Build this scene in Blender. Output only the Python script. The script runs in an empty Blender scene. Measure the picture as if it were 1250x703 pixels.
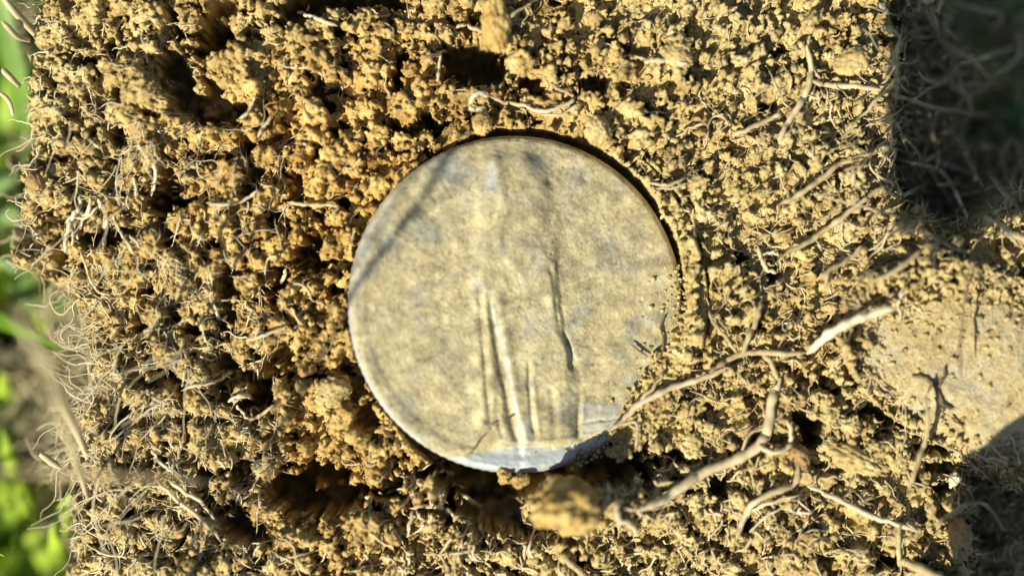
# Worn coin lying in a crumbly, root-threaded clod of soil, macro view from above.
# Authored in millimetres; MM turns them into metres.
import bpy, math, random
import numpy as np
from mathutils import Vector, Matrix, noise as mnoise

MM = 0.001
random.seed(7)
rng = np.random.default_rng(7)
scene = bpy.context.scene
COL = scene.collection

# ------------------------------------------------------------------ camera
D = 120.0                 # lens height above the soil face, mm
PX = 0.06                 # mm per photo pixel (1250 wide) on the plane z = 0
W0, H0 = 1250, 703
cam_d = bpy.data.cameras.new('camera')
cam = bpy.data.objects.new('camera', cam_d)
COL.objects.link(cam)
cam.location = (0, 0, D * MM)
cam_d.sensor_width = 36.0
cam_d.lens = 36.0 * D / (W0 * PX)
cam_d.clip_start = 0.002
cam_d.clip_end = 500.0
cam_d.dof.use_dof = True
cam_d.dof.focus_distance = (D + 1.0) * MM
APERTURE = 9.5            # mm, diameter
cam_d.dof.aperture_fstop = cam_d.lens / APERTURE
scene.camera = cam

# ------------------------------------------------------------------ light
SUN_EL, SUN_AZ = math.radians(43), math.radians(228)   # azimuth measured from +x, counter-clockwise
sun_dir = Vector((math.cos(SUN_EL) * math.cos(SUN_AZ), math.cos(SUN_EL) * math.sin(SUN_AZ), math.sin(SUN_EL)))
world = bpy.data.worlds.new('World')
scene.world = world
world.use_nodes = True
wn = world.node_tree
sky = wn.nodes.new('ShaderNodeTexSky')
sky.sky_type = 'NISHITA'
sky.sun_disc = False
sky.sun_elevation = SUN_EL
sky.sun_rotation = math.radians(90) - SUN_AZ
bg = wn.nodes['Background']
wn.links.new(sky.outputs[0], bg.inputs[0])
bg.inputs[1].default_value = 0.062
sl = bpy.data.lights.new('sun', 'SUN')
sl.energy = 5.0
sl.angle = math.radians(0.53)
sl.color = (1.0, 0.94, 0.76)
so = bpy.data.objects.new('sun', sl)
so.rotation_euler = sun_dir.to_track_quat('Z', 'Y').to_euler()
so.location = sun_dir * 1.0
COL.objects.link(so)
scene.view_settings.view_transform = 'Standard'
scene.view_settings.look = 'None'
scene.view_settings.exposure = 0.78
scene.view_settings.gamma = 1.0
scene.cycles.diffuse_bounces = 2

# ------------------------------------------------------------------ helpers
def pt(px, py, z=0.0):
    """photo pixel -> mm in the scene at height z"""
    k = (D - z) / D
    return ((px - 625) * PX * k, (351.5 - py) * PX * k, z)

def tag(o, label=None, cat=None, group=None, kind=None):
    if label: o['label'] = label
    if cat: o['category'] = cat
    if group: o['group'] = group
    if kind: o['kind'] = kind
    return o

def mesh_np(name, V, F, mat, parent=None, smooth=True, loc=(0, 0, 0), attrs=None):
    """V (n,3) mm, F (m,k) ints -> one mesh object"""
    V = np.asarray(V, dtype=np.float64); F = np.asarray(F, dtype=np.int32)
    loc = np.array(loc, dtype=np.float64)
    me = bpy.data.meshes.new(name)
    k = F.shape[1]
    me.vertices.add(len(V)); me.loops.add(F.size); me.polygons.add(len(F))
    me.vertices.foreach_set('co', ((V - loc) * MM).astype(np.float32).ravel())
    me.loops.foreach_set('vertex_index', F.ravel())
    me.polygons.foreach_set('loop_start', np.arange(0, F.size, k, dtype=np.int32))
    me.polygons.foreach_set('use_smooth', np.full(len(F), smooth))
    me.update(calc_edges=True)
    if attrs:
        for an, av in attrs.items():
            a = me.attributes.new(an, 'FLOAT', 'POINT')
            a.data.foreach_set('value', np.asarray(av, dtype=np.float32).ravel())
    me.materials.append(mat)
    o = bpy.data.objects.new(name, me)
    COL.objects.link(o)
    if parent is not None:
        o.parent = parent
        pl = np.array(parent.location) / MM
        o.location = tuple((loc - pl) * MM)
    else:
        o.location = tuple(loc * MM)
    return o

_lat = {}
def vnoise(x, y, seed):
    """smooth value noise in [-1,1]"""
    if seed not in _lat:
        _lat[seed] = np.random.default_rng(seed + 100).uniform(-1, 1, (256, 256))
    L = _lat[seed]
    xi = np.floor(x).astype(int); yi = np.floor(y).astype(int)
    fx = x - xi; fy = y - yi
    fx = fx * fx * (3 - 2 * fx); fy = fy * fy * (3 - 2 * fy)
    a = L[yi & 255, xi & 255]; b = L[yi & 255, (xi + 1) & 255]
    c = L[(yi + 1) & 255, xi & 255]; d = L[(yi + 1) & 255, (xi + 1) & 255]
    return (a * (1 - fx) + b * fx) * (1 - fy) + (c * (1 - fx) + d * fx) * fy

def fbm(x, y, seed, f=1.0, octv=4, gain=0.5):
    s = 0; a = 1; t = 0
    for i in range(octv):
        s = s + a * vnoise(x * f + 31.7 * i, y * f + 17.3 * i, seed + i); t += a
        a *= gain; f *= 2.03
    return s / t

def sstep(a, b, x):
    t = np.clip((x - a) / (b - a), 0, 1)
    return t * t * (3 - 2 * t)

# ------------------------------------------------------------------ materials
def new_mat(name):
    m = bpy.data.materials.new(name); m.use_nodes = True
    nt = m.node_tree
    return m, nt, nt.nodes['Principled BSDF']

def N(nt, t, **kw):
    n = nt.nodes.new(t)
    for k, v in kw.items():
        if hasattr(n, k): setattr(n, k, v)
    return n

def noise_tex(nt, vec, scale, detail=4, rough=0.55):
    n = nt.nodes.new('ShaderNodeTexNoise')
    n.inputs['Scale'].default_value = scale
    n.inputs['Detail'].default_value = detail
    n.inputs['Roughness'].default_value = rough
    nt.links.new(vec, n.inputs['Vector'])
    return n.outputs['Fac']

def ramp(nt, fac, stops):
    r = nt.nodes.new('ShaderNodeValToRGB')
    e = r.color_ramp.elements
    while len(e) < len(stops): e.new(0.5)
    for i, (p, c) in enumerate(stops):
        e[i].position = p; e[i].color = (*c, 1)
    nt.links.new(fac, r.inputs[0])
    return r.outputs[0]

def mixc(nt, fac, a, b, mode='MIX'):
    m = nt.nodes.new('ShaderNodeMix'); m.data_type = 'RGBA'; m.blend_type = mode
    for sock, v in ((m.inputs[0], fac), (m.inputs[6], a), (m.inputs[7], b)):
        if isinstance(v, (int, float)): sock.default_value = v
        elif isinstance(v, tuple): sock.default_value = (*v, 1)
        else: nt.links.new(v, sock)
    return m.outputs[2]

def bump(nt, bs, h, strength, dist):
    b = nt.nodes.new('ShaderNodeBump')
    b.inputs['Strength'].default_value = strength
    b.inputs['Distance'].default_value = dist * MM
    nt.links.new(h, b.inputs['Height']); nt.links.new(b.outputs[0], bs.inputs['Normal'])
    return b

def soil_material(name, ochre=0.5, pale=1.0, use_attr=False):
    m, nt, bs = new_mat(name)
    geo = N(nt, 'ShaderNodeNewGeometry'); pos = geo.outputs['Position']
    big = noise_tex(nt, pos, 70, 3)
    mid = noise_tex(nt, pos, 600, 4, 0.6)
    fine = noise_tex(nt, pos, 3500, 3, 0.6)
    khaki = ramp(nt, mid, [(0.30, (0.20, 0.145, 0.058)), (0.42, (0.36, 0.28, 0.12)), (0.60, (0.45, 0.37, 0.175)), (0.75, (0.57, 0.49, 0.27))])
    och = ramp(nt, mid, [(0.30, (0.21, 0.105, 0.025)), (0.46, (0.40, 0.245, 0.066)), (0.62, (0.52, 0.36, 0.12)), (0.78, (0.62, 0.49, 0.22))])
    if use_attr:
        at = N(nt, 'ShaderNodeAttribute'); at.attribute_name = 'ochre'
        mm_ = N(nt, 'ShaderNodeMath', operation='MULTIPLY_ADD'); nt.links.new(big, mm_.inputs[0])
        mm_.inputs[1].default_value = 1.6; mm_.inputs[2].default_value = -0.8
        ad = N(nt, 'ShaderNodeMath', operation='ADD', use_clamp=True)
        nt.links.new(mm_.outputs[0], ad.inputs[0]); nt.links.new(at.outputs['Fac'], ad.inputs[1])
        fac = ad.outputs[0]
    else:
        fac = float(ochre)
    c = mixc(nt, fac, khaki, och)
    f2 = ramp(nt, fine, [(0.30, (0.62, 0.60, 0.56)), (0.55, (1, 1, 1)), (0.75, (1.18, 1.17, 1.13))])
    c = mixc(nt, 1.0, c, f2, 'MULTIPLY')
    if pale != 1.0: c = mixc(nt, 1.0, c, (pale, pale, pale), 'MULTIPLY')
    nt.links.new(c, bs.inputs['Base Color'])
    bs.inputs['Roughness'].default_value = 0.93
    bs.inputs['Specular IOR Level'].default_value = 0.25
    bump(nt, bs, noise_tex(nt, pos, 5500, 4, 0.65), 0.7, 0.09)
    return m

M_SOIL = soil_material('crumbly_soil', use_attr=True)
M_LUMP = soil_material('soil_lump_ochre', 0.75)
M_LUMPK = soil_material('soil_lump_khaki', 0.15, 1.05)

def simple_mat(name, lo, hi, scale=900, rough=0.7, bumpd=0.03, spec=0.4, sub=0.0):
    m, nt, bs = new_mat(name)
    geo = N(nt, 'ShaderNodeNewGeometry'); pos = geo.outputs['Position']
    nz = noise_tex(nt, pos, scale, 4, 0.6)
    nt.links.new(ramp(nt, nz, [(0.32, lo), (0.68, hi)]), bs.inputs['Base Color'])
    bs.inputs['Roughness'].default_value = rough
    bs.inputs['Specular IOR Level'].default_value = spec
    if bumpd: bump(nt, bs, noise_tex(nt, pos, scale * 5, 3), 0.6, bumpd)
    return m

M_ROOT = simple_mat('pale_root', (0.30, 0.225, 0.115), (0.60, 0.50, 0.32), 420, 0.75)
M_ROOTW = simple_mat('white_root', (0.38, 0.31, 0.175), (0.67, 0.60, 0.41), 420, 0.7)
M_ROOTD = simple_mat('dirty_root', (0.20, 0.145, 0.07), (0.46, 0.37, 0.20), 420, 0.85)
M_ROOTB = simple_mat('dark_root_shadow', (0.07, 0.045, 0.022), (0.20, 0.13, 0.07), 600, 0.7)  # dark brown, also used where root shadows and shade are painted in
M_PEB = simple_mat('orange_pebble', (0.20, 0.115, 0.04), (0.44, 0.29, 0.12), 700, 0.9, 0.15)
M_WHITE = simple_mat('white_grit', (0.42, 0.36, 0.22), (0.6, 0.54, 0.38), 500, 0.4, 0.03)

def leaf_mat(name, lo, hi, trans=0.35, rough=0.45):
    m, nt, bs = new_mat(name)
    geo = N(nt, 'ShaderNodeNewGeometry'); pos = geo.outputs['Position']
    oi = N(nt, 'ShaderNodeObjectInfo')
    nz = noise_tex(nt, pos, 130, 3)
    col = ramp(nt, nz, [(0.3, lo), (0.7, hi)])
    nt.links.new(col, bs.inputs['Base Color'])
    bs.inputs['Roughness'].default_value = rough
    tr = N(nt, 'ShaderNodeBsdfTranslucent'); nt.links.new(col, tr.inputs[0])
    mx = N(nt, 'ShaderNodeMixShader'); mx.inputs[0].default_value = trans
    out = nt.nodes['Material Output']
    nt.links.new(bs.outputs[0], mx.inputs[1]); nt.links.new(tr.outputs[0], mx.inputs[2])
    nt.links.new(mx.outputs[0], out.inputs['Surface'])
    return m
M_GRASS = leaf_mat('green_grass', (0.06, 0.15, 0.012), (0.20, 0.36, 0.035))
M_GRASSY = leaf_mat('yellow_green_grass', (0.28, 0.46, 0.03), (0.46, 0.60, 0.07))
M_LEAF = leaf_mat('weed_leaf_green', (0.06, 0.14, 0.022), (0.17, 0.28, 0.06), 0.2)
M_STRAW = leaf_mat('dry_straw', (0.42, 0.34, 0.18), (0.70, 0.60, 0.38), 0.2, 0.6)

# ground under the clod
M_GROUND = simple_mat('ground_turf_soil', (0.02, 0.035, 0.008), (0.07, 0.12, 0.025), 60, 0.95, 0)

# stone
def stone_material():
    m, nt, bs = new_mat('pale_stone')
    geo = N(nt, 'ShaderNodeNewGeometry'); pos = geo.outputs['Position']
    a = noise_tex(nt, pos, 160, 5, 0.6); b = noise_tex(nt, pos, 1500, 5, 0.7)
    c1 = ramp(nt, b, [(0.3, (0.24, 0.175, 0.08)), (0.48, (0.38, 0.295, 0.14)), (0.72, (0.49, 0.41, 0.22))])
    c2 = ramp(nt, b, [(0.3, (0.29, 0.26, 0.17)), (0.7, (0.45, 0.415, 0.29))])
    f = ramp(nt, a, [(0.47, (0, 0, 0)), (0.62, (1, 1, 1))])
    nt.links.new(mixc(nt, f, c1, c2), bs.inputs['Base Color'])
    bs.inputs['Roughness'].default_value = 0.85
    g = noise_tex(nt, pos, 5200, 4, 0.75)
    nt.links.new(mixc(nt, 1.0, mixc(nt, f, c1, c2), ramp(nt, g, [(0.34, (0.55, 0.5, 0.42)), (0.46, (1, 1, 1)), (0.66, (1.12, 1.12, 1.1))]), 'MULTIPLY'), bs.inputs['Base Color'])
    bump(nt, bs, b, 1.0, 0.35)
    return m
M_STONE = stone_material()

def coin_material(edge=False):
    m, nt, bs = new_mat('worn_silver_edge' if edge else 'worn_dirty_silver')
    tc = N(nt, 'ShaderNodeTexCoord'); pos = tc.outputs['Object']
    big = noise_tex(nt, pos, 230, 5, 0.6)
    mid = noise_tex(nt, pos, 900, 5, 0.65)
    fine = noise_tex(nt, pos, 5000, 3, 0.6)
    dirt = ramp(nt, mid, [(0.30, (0.235, 0.195, 0.115)), (0.45, (0.345, 0.295, 0.165)), (0.58, (0.42, 0.37, 0.215)), (0.74, (0.53, 0.49, 0.32))])
    warm = ramp(nt, mid, [(0.3, (0.29, 0.205, 0.10)), (0.7, (0.45, 0.355, 0.19))])
    grey = ramp(nt, mid, [(0.3, (0.15, 0.155, 0.135)), (0.7, (0.36, 0.36, 0.30))])
    c = mixc(nt, ramp(nt, big, [(0.52, (0, 0, 0)), (0.75, (0.45, 0.45, 0.45))]), dirt, warm)
    b2 = noise_tex(nt, pos, 330, 4, 0.6)
    c = mixc(nt, ramp(nt, b2, [(0.54, (0, 0, 0)), (0.64, (0.6, 0.6, 0.6))]), c, grey)
    c = mixc(nt, 1.0, c, ramp(nt, fine, [(0.3, (0.8, 0.8, 0.78)), (0.6, (1.05, 1.05, 1.04))]), 'MULTIPLY')
    at = N(nt, 'ShaderNodeAttribute'); at.attribute_name = 'clean_lit'
    mm_ = N(nt, 'ShaderNodeMath', operation='MULTIPLY_ADD'); nt.links.new(mid, mm_.inputs[0])
    mm_.inputs[1].default_value = 1.8; mm_.inputs[2].default_value = -0.95
    ad = N(nt, 'ShaderNodeMath', operation='ADD', use_clamp=True)
    nt.links.new(mm_.outputs[0], ad.inputs[0]); nt.links.new(at.outputs['Fac'], ad.inputs[1])
    b3 = noise_tex(nt, pos, 420, 6, 0.7)
    c = mixc(nt, 1.0, c, ramp(nt, b3, [(0.34, (0.74, 0.74, 0.72)), (0.5, (1, 1, 1)), (0.66, (1.15, 1.13, 1.08))]), 'MULTIPLY')
    ag = N(nt, 'ShaderNodeAttribute'); ag.attribute_name = 'tarnish'
    gm = N(nt, 'ShaderNodeMath', operation='MULTIPLY', use_clamp=True)
    nt.links.new(ag.outputs['Fac'], gm.inputs[0])
    nt.links.new(ramp(nt, noise_tex(nt, pos, 700, 6, 0.75), [(0.38, (0.2, 0.2, 0.2)), (0.55, (1, 1, 1))]), gm.inputs[1])
    c = mixc(nt, gm.outputs[0], c, (0.165, 0.17, 0.155))
    g2 = noise_tex(nt, pos, 2100, 6, 0.75)
    c = mixc(nt, 1.0, c, ramp(nt, g2, [(0.34, (0.50, 0.47, 0.42)), (0.44, (0.95, 0.95, 0.94)), (0.6, (1.08, 1.07, 1.04)), (0.7, (1.3, 1.28, 1.2))]), 'MULTIPLY')
    cl = N(nt, 'ShaderNodeMath', operation='MULTIPLY', use_clamp=True)
    nt.links.new(ad.outputs[0], cl.inputs[0]); nt.links.new(at.outputs['Fac'], cl.inputs[1])
    c = mixc(nt, cl.outputs[0], c, (0.47, 0.50, 0.51))
    nt.links.new(c, bs.inputs['Base Color'])
    ml = N(nt, 'ShaderNodeMath', operation='MULTIPLY_ADD'); nt.links.new(cl.outputs[0], ml.inputs[0])
    ml.inputs[1].default_value = 0.35; ml.inputs[2].default_value = 0.02
    nt.links.new(ml.outputs[0], bs.inputs['Metallic'])
    rl = N(nt, 'ShaderNodeMath', operation='MULTIPLY_ADD'); nt.links.new(cl.outputs[0], rl.inputs[0])
    rl.inputs[1].default_value = -0.3; rl.inputs[2].default_value = 0.72
    nt.links.new(rl.outputs[0], bs.inputs['Roughness'])
    bump(nt, bs, noise_tex(nt, pos, 2600, 5, 0.7), 0.55, 0.07)
    return m
M_COIN = coin_material()

# ------------------------------------------------------------------ the soil face (height sheet)
G = 0.088
XS = np.arange(-50, 52, G); YS = np.arange(-35, 35, G)
nx, ny = len(XS), len(YS)
X, Y = np.meshgrid(XS, YS)
GROUND_Z = -42.0

edge_y = np.array([-300, 0, 50, 100, 150, 200, 240, 262, 285, 315, 335, 360, 400, 450, 500, 560, 600, 650, 703, 1000])
edge_x = np.array([60, 36, 30, 26, 20, 16, 20, 22, 2, -8, 24, 76, 90, 98, 90, 78, 76, 80, 74, 90])
PYg = 351.5 - Y / PX; PXg = 625 + X / PX       # photo pixels on z = 0
def cliff(d, depth, soft):
    """d<0 outside (mm): drop"""
    return -depth * sstep(0.0, soft, -d)

wob = fbm(X, Y, 3, 0.35, 5) * 1.3 + fbm(X, Y, 9, 1.4, 3) * 0.5
dl = (PXg - np.interp(PYg, edge_y, edge_x)) * PX + wob * 0.8
dr = 46.0 - X + wob * 2; dt = 30.5 - Y + wob * 2; db = Y + 30.5 + wob * 2
dout = np.minimum(np.minimum(dl, dr), np.minimum(dt, db))
B = np.zeros_like(X)
B += 0.9 * fbm(X, Y, 21, 0.09, 3) + 0.8 * fbm(X, Y, 24, 0.28, 3)
B -= 2.2 * np.exp(-np.clip(dout, 0, 99) / 2.2)
# pits traced from the photograph: px, py, rx, ry, depth
pits = [(250, 28, 38, 34, 5), (214, 95, 22, 36, 5), (262, 135, 36, 22, 4), (203, 243, 26, 24, 5), (120, 288, 34, 16, 4),
        (62, 272, 14, 22, 4), (62, 318, 12, 10, 3), (430, -2, 66, 14, 5), (352, 18, 26, 14, 4), (484, 108, 9, 34, 5), (575, 78, 40, 30, 6.5),
        (600, 18, 22, 10, 3), (534, 152, 26, 16, 4), (645, 100, 16, 12, 3), (722, 104, 22, 12, 3.5), (380, 308, 22, 22, 5), (334, 350, 13, 22, 4),
        (168, 392, 12, 36, 4), (190, 470, 26, 16, 5), (232, 400, 10, 10, 3), (300, 476, 34, 28, 6), (272, 447, 16, 14, 4), (372, 606, 62, 34, 7),
        (292, 640, 38, 26, 5), (255, 580, 26, 12, 4), (152, 622, 16, 14, 4), (420, 450, 14, 10, 3), (100, 80, 14, 12, 3), (40, 58, 10, 8, 3),
        (590, 600, 62, 34, 9), (735, 568, 60, 26, 8), (620, 640, 34, 18, 6), (560, 575, 30, 14, 7), (665, 585, 40, 16, 7), (945, 335, 15, 13, 4), (982, 532, 20, 34, 6),
        (905, 318, 8, 10, 3), (925, 400, 10, 10, 3), (1012, 390, 9, 8, 3), (1075, 505, 40, 10, 3), (1110, 48, 26, 10, 3), (958, 60, 14, 8, 3),
        (940, 130, 10, 7, 2.5), (1033, 38, 9, 5, 3), (880, 600, 30, 14, 3), (820, 560, 24, 12, 3), (900, 645, 24, 12, 3), (1100, 690, 30, 8, 3),
        (470, 600, 20, 12, 3), (545, 170, 16, 12, 3), (308, 40, 10, 10, 3), (395, 130, 10, 8, 3), (350, 170, 12, 10, 3), (300, 240, 12, 9, 3),
        (140, 165, 8, 14, 3), (100, 130, 7, 12, 3), (75, 110, 5, 8, 2), (420, 250, 8, 7, 2), (790, 640, 20, 10, 3), (700, 690, 24, 9, 4), (1155, 600, 18, 10, 3),
        (1112, 528, 26, 8, 3.5), (1150, 552, 28, 9, 4.5), (1075, 470, 10, 8, 3), (1048, 468, 9, 7, 3), (1020, 480, 12, 7, 3), (1160, 575, 20, 10, 4)]
pitm = np.zeros_like(X)
J1 = fbm(X, Y, 40, 0.8, 2) + 0.9 * fbm(X, Y, 44, 2.2, 3)
for (a, b, rx, ry, dp) in pits:
    q = ((PXg - a) / rx) ** 2 + ((PYg - b) / ry) ** 2 + 1.15 * J1
    B -= dp * 1.25 * (1 - sstep(0.7, 1.5, q)); pitm = np.maximum(pitm, 1 - sstep(0.5, 1.3, q))
# random small voids between the aggregates
vv = fbm(X, Y, 60, 0.62, 3) + 0.35 * fbm(X, Y, 66, 2.2, 2)
left_w = np.clip(0.55 - X / 70, 0.15, 1.0)
voidm = sstep(0.20, 0.34, vv - 0.12 * (1 - left_w))
B -= 3.6 * voidm * left_w * (1 - 0.5 * sstep(8, 16, X) * sstep(-8, -2, Y))
# coin seat
CX, CY = (633 - 625) * PX, (351.5 - 371) * PX
RC = np.hypot(X - CX, Y - CY)
ang = np.arctan2(Y - CY, X - CX)
# hollow at the top right, in front of the grass, and at the bottom right below the stone
tr_x = np.interp(PYg, [-300, 0, 60, 150, 220, 262, 290, 300], [1075, 1082, 1090, 1084, 1082, 1100, 1140, 1260])
tr_lo = np.interp(PXg, [1080, 1130, 1185, 1215, 1250, 1400], [262, 278, 292, 262, 240, 235])
d_tr = np.minimum((PXg - tr_x) * PX, (tr_lo - PYg) * PX) + wob * 0.35
B += np.where(d_tr > 0, -(6.0 + 4 * sstep(1120, 1220, PXg)) * sstep(0, 2.0, d_tr), 0)
d_tr2 = np.minimum((PXg - np.interp(PYg, [-300, 0, 40, 60, 120, 160, 200], [1120, 1190, 1205, 1262, 1225, 1215, 1400])) * PX, (168 - PYg) * PX) + wob * 0.3
B += np.where(d_tr2 > 0, -32 * sstep(0, 3, d_tr2), 0)
br_x = np.interp(PYg, [500, 560, 620, 703, 900], [1150, 1160, 1170, 1172, 1180])
d_br = np.minimum((PXg - br_x) * PX, (PYg - np.interp(PXg, [1140, 1190, 1250, 1400], [545, 560, 566, 570])) * PX) + wob * 0.35
B += np.where(d_br > 0, -5.5 * sstep(0, 2.2, d_br), 0)
# mound added to the clod just under the frame to shade the lower right
B += 3 * (1 - sstep(0.2, 1.0, ((PXg - 1130) / 130) ** 2 + ((PYg - 815) / 75) ** 2 + 0.2 * fbm(X, Y, 71, .5, 3)))

B += 4.4 * np.exp(-((PXg - 550) / 36) ** 2 - ((PYg - 608) / 16) ** 2) * 1.25 + 2.0 * np.exp(-((PXg - 742) / 30) ** 2 - ((PYg - 622) / 20) ** 2) + 1.8 * np.exp(-((PXg - 780) / 45) ** 2 - ((PYg - 600) / 30) ** 2)  # soil crests raised below the coin to throw shade on its foot
H = B - 0.9
def ell(px, py, rx, ry, rot):
    a = PXg - px; b = -(PYg - py)
    c, s = math.cos(rot), math.sin(rot)
    return ((c * a + s * b) / rx) ** 2 + ((-s * a + c * b) / ry) ** 2
def gi(x, y):
    return int((x - XS[0]) / G), int((y - YS[0]) / G)
NT = fbm(X, Y, 80, 1.5, 3) * 0.9
NT2 = fbm(X, Y, 90, 4.0, 2)
WX = 0.22 * fbm(X, Y, 300, 1.3, 2) + 0.13 * fbm(X, Y, 310, 4.2, 2)
WY = 0.22 * fbm(X, Y, 320, 1.3, 2) + 0.13 * fbm(X, Y, 330, 4.2, 2)
def stamp(cx, cy, cz, rx, ry, rz, rot, nt, amp, tilt=(0, 0), pw=0.5):
    R = max(rx, ry) * 1.25
    i0, j0 = gi(cx - R, cy - R); i1, j1 = gi(cx + R, cy + R)
    i0 = max(i0, 0); j0 = max(j0, 0); i1 = min(i1 + 2, nx); j1 = min(j1 + 2, ny)
    if i1 <= i0 or j1 <= j0: return
    dx = XS[i0:i1][None, :] - cx + WX[j0:j1, i0:i1]; dy = YS[j0:j1][:, None] - cy + WY[j0:j1, i0:i1]
    c, s = math.cos(rot), math.sin(rot)
    q = ((c * dx + s * dy) / rx) ** 2 + ((-s * dx + c * dy) / ry) ** 2 + amp * nt[j0:j1, i0:i1]
    z = np.where(q < 1, cz + rz * np.clip(1 - q, 0, None) ** pw + dx * tilt[0] + dy * tilt[1], -1e3)
    np.maximum(H[j0:j1, i0:i1], z, out=H[j0:j1, i0:i1])

def allowed(x, y):
    i, j = gi(x, y)
    return 0 <= i < nx and 0 <= j < ny and dout[j, i] > 0.3
n = 6500
cxs = rng.uniform(-46, 47, n); cys = rng.uniform(-31, 31, n); u = rng.random((n, 5))
for k in range(n):
    x, y = cxs[k], cys[k]
    if not allowed(x, y): continue
    i, j = gi(x, y)
    if pitm[j, i] > 0.5 and u[k, 4] > 0.55: continue
    if voidm[j, i] > 0.5 and u[k, 4] > 0.12: continue
    fine = 0.5 if x > 14 and y > -8 else (0.62 if x > 2 and y > 10 else 0.85)
    r = (0.32 + 0.8 * u[k, 0] ** 2.2) * fine
    stamp(x, y, B[j, i] - 0.35 * r + (u[k, 1] - 0.5) * 0.5, r * (0.8 + 0.5 * u[k, 2]), r * (0.7 + 0.3 * u[k, 2]), r * 0.95, u[k, 3] * 3.14, NT, 0.8, (0.9 * (u[k, 1] - .5), 0.9 * (u[k, 2] - .5)), 0.4)
n = 110000
cxs = rng.uniform(-47, 48, n); cys = rng.uniform(-32, 32, n); u = rng.random((n, 4)); u[:, 3] = np.where(cxs > 8, 0.28 + 0.12 * u[:, 3], u[:, 3])
H1 = H.copy()
smooth_m = sstep(0.05, 0.35, fbm(X, Y, 140, 0.33, 3))
NT2 = NT2 * 1.5
for k in range(n):
    x, y = cxs[k], cys[k]
    i, j = gi(x, y)
    if dout[j, i] < 0: continue
    if smooth_m[j, i] > u[k, 1] * 0.9 + 0.1: continue
    r = 0.09 + 0.18 * u[k, 0] ** 2.6
    stamp(x, y, H1[j, i] - 0.15 * r, r * (0.8 + 0.9 * u[k, 2]), r * 0.8, r * 1.0, u[k, 3] * 3.14, NT2, 0.45, (1.0 * (u[k, 1] - .5), 1.0 * (u[k, 2] - .5)), 0.4)
H += 0.17 * fbm(X, Y, 120, 2.9, 3) + 0.07 * NT2
mp = fbm(X + WX, Y + WY, 350, 2.0, 3) + 0.25 * fbm(X, Y, 360, 4.5, 2)
H -= (1 - 0.35 * sstep(8, 16, X)) * (0.25 + 0.75 * sstep(-0.3, 0.4, fbm(X, Y, 370, 0.25, 2))) * sstep(0.22, 0.42, mp) * 1.0
H += 1.2 * np.exp(-((PXg - 1190) / 110) ** 2 - ((PYg - 322) / 34) ** 2)
qs0 = ell(1190, 440, 160, 100, math.radians(-24))
up = np.maximum(1 - sstep(325, 400, PYg + 0.15 * (PXg - 1190)), 1 - sstep(1015, 1070, PXg))
H = np.where(qs0 < 1.15, np.minimum(H, 0.2 + 0.5 * NT), H)
H = np.where(qs0 < 1.25, np.maximum(H, 0.05 + 1.75 * up + 0.75 * NT + 0.6 * NT2 - 0.8 * sstep(0.25, 0.45, mp)), H)

# stone bed and coin bed cut into the finished sheet
TILT_AX = math.radians(62)                      # direction the coin face leans toward (right, slightly up)
TILT = math.radians(8.5)
TA = math.radians(12)
cn = Vector((math.sin(TILT) * math.cos(TA), math.sin(TILT) * math.sin(TA), math.cos(TILT)))
CR, CT = 12.32, 1.7
CZ = 0.55                                       # top face centre
plane = CZ - ((X - CX) * cn.x + (Y - CY) * cn.y) / cn.z
seat = plane - CT - 0.15
gap_a = np.degrees(ang) % 360
# ring gap: wide at the bottom (220..300 deg) and upper right (25..105 deg)
gapw = (np.interp(gap_a, [0, 12, 22, 45, 70, 95, 112, 135, 160, 200, 222, 240, 262, 285, 303, 312, 325, 345, 360],
                  [0.0, 0.0, 0.30, 0.5, 0.42, 0.5, 0.35, 0.12, 0.1, 0.1, 0.25, 1.0, 1.6, 1.4, 0.6, 0.0, -0.1, -0.1, 0.0]) + 0.25 * wob * (gap_a < 130) + 0.06 * NT)
inside = RC < CR + gapw
side_lim = plane - np.interp(gap_a, [0, 110, 130, 215, 235, 360], [3.0, 3.0, 1.1, 1.0, 3.0, 3.0])
H = np.where(RC < CR - 0.05, np.minimum(H, seat), H)
H = np.where(inside & (RC >= CR - 0.05), np.minimum(H, side_lim - 1.8 + 0.6 * NT), H)
# keep the soil round the raised left edge below the face so the edge shows
lowl = np.interp(gap_a, [0, 120, 140, 225, 240, 360], [-9, -9, 0.8, 0.8, -9, -9])
near = RC < CR + 1.8
H = np.where(near & (RC >= CR), np.minimum(H, plane - lowl * (1 - 0.55 * (RC - CR)) + 0.35 * NT), H)
# right side: soil laps over the sunken edge of the coin
lap = np.interp(gap_a, [0, 4, 300, 306, 316, 330, 346, 352, 360], [0.1, -0.2, -0.3, 0.9, 1.6, 1.7, 1.1, 0.5, 0.1]) + 0.55 * NT + 0.3 * NT2
lapm = (RC > CR - lap) & (RC < CR + 1.4) & ((gap_a > 300) | (gap_a < 8))
lh = plane + 0.05 + 0.75 * sstep(CR - lap, CR + 0.8, RC) + 0.3 * np.abs(NT) + 0.35 * np.abs(NT2)
H = np.where(lapm, np.maximum(np.where(RC < CR + .2, lh, H), lh), H)

cav = ((PXg - 650) / 122) ** 2 + ((PYg - (586 - 14 * (PXg > 650) * np.abs(PXg - 650) / 120)) / 25) ** 2 + 0.35 * NT
cav2 = ((PXg - 598) / 44) ** 2 + ((PYg - 618) / 34) ** 2 + 0.35 * NT
cm = np.minimum(cav, cav2)
H = np.where(cm < 1, np.minimum(H, -7.5 + 5.5 * sstep(0.55, 1.0, cm) + 0.5 * NT), H)
SX, SY = 1194, 436
qs = ell(SX, SY, 150, 90, math.radians(-24))
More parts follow.
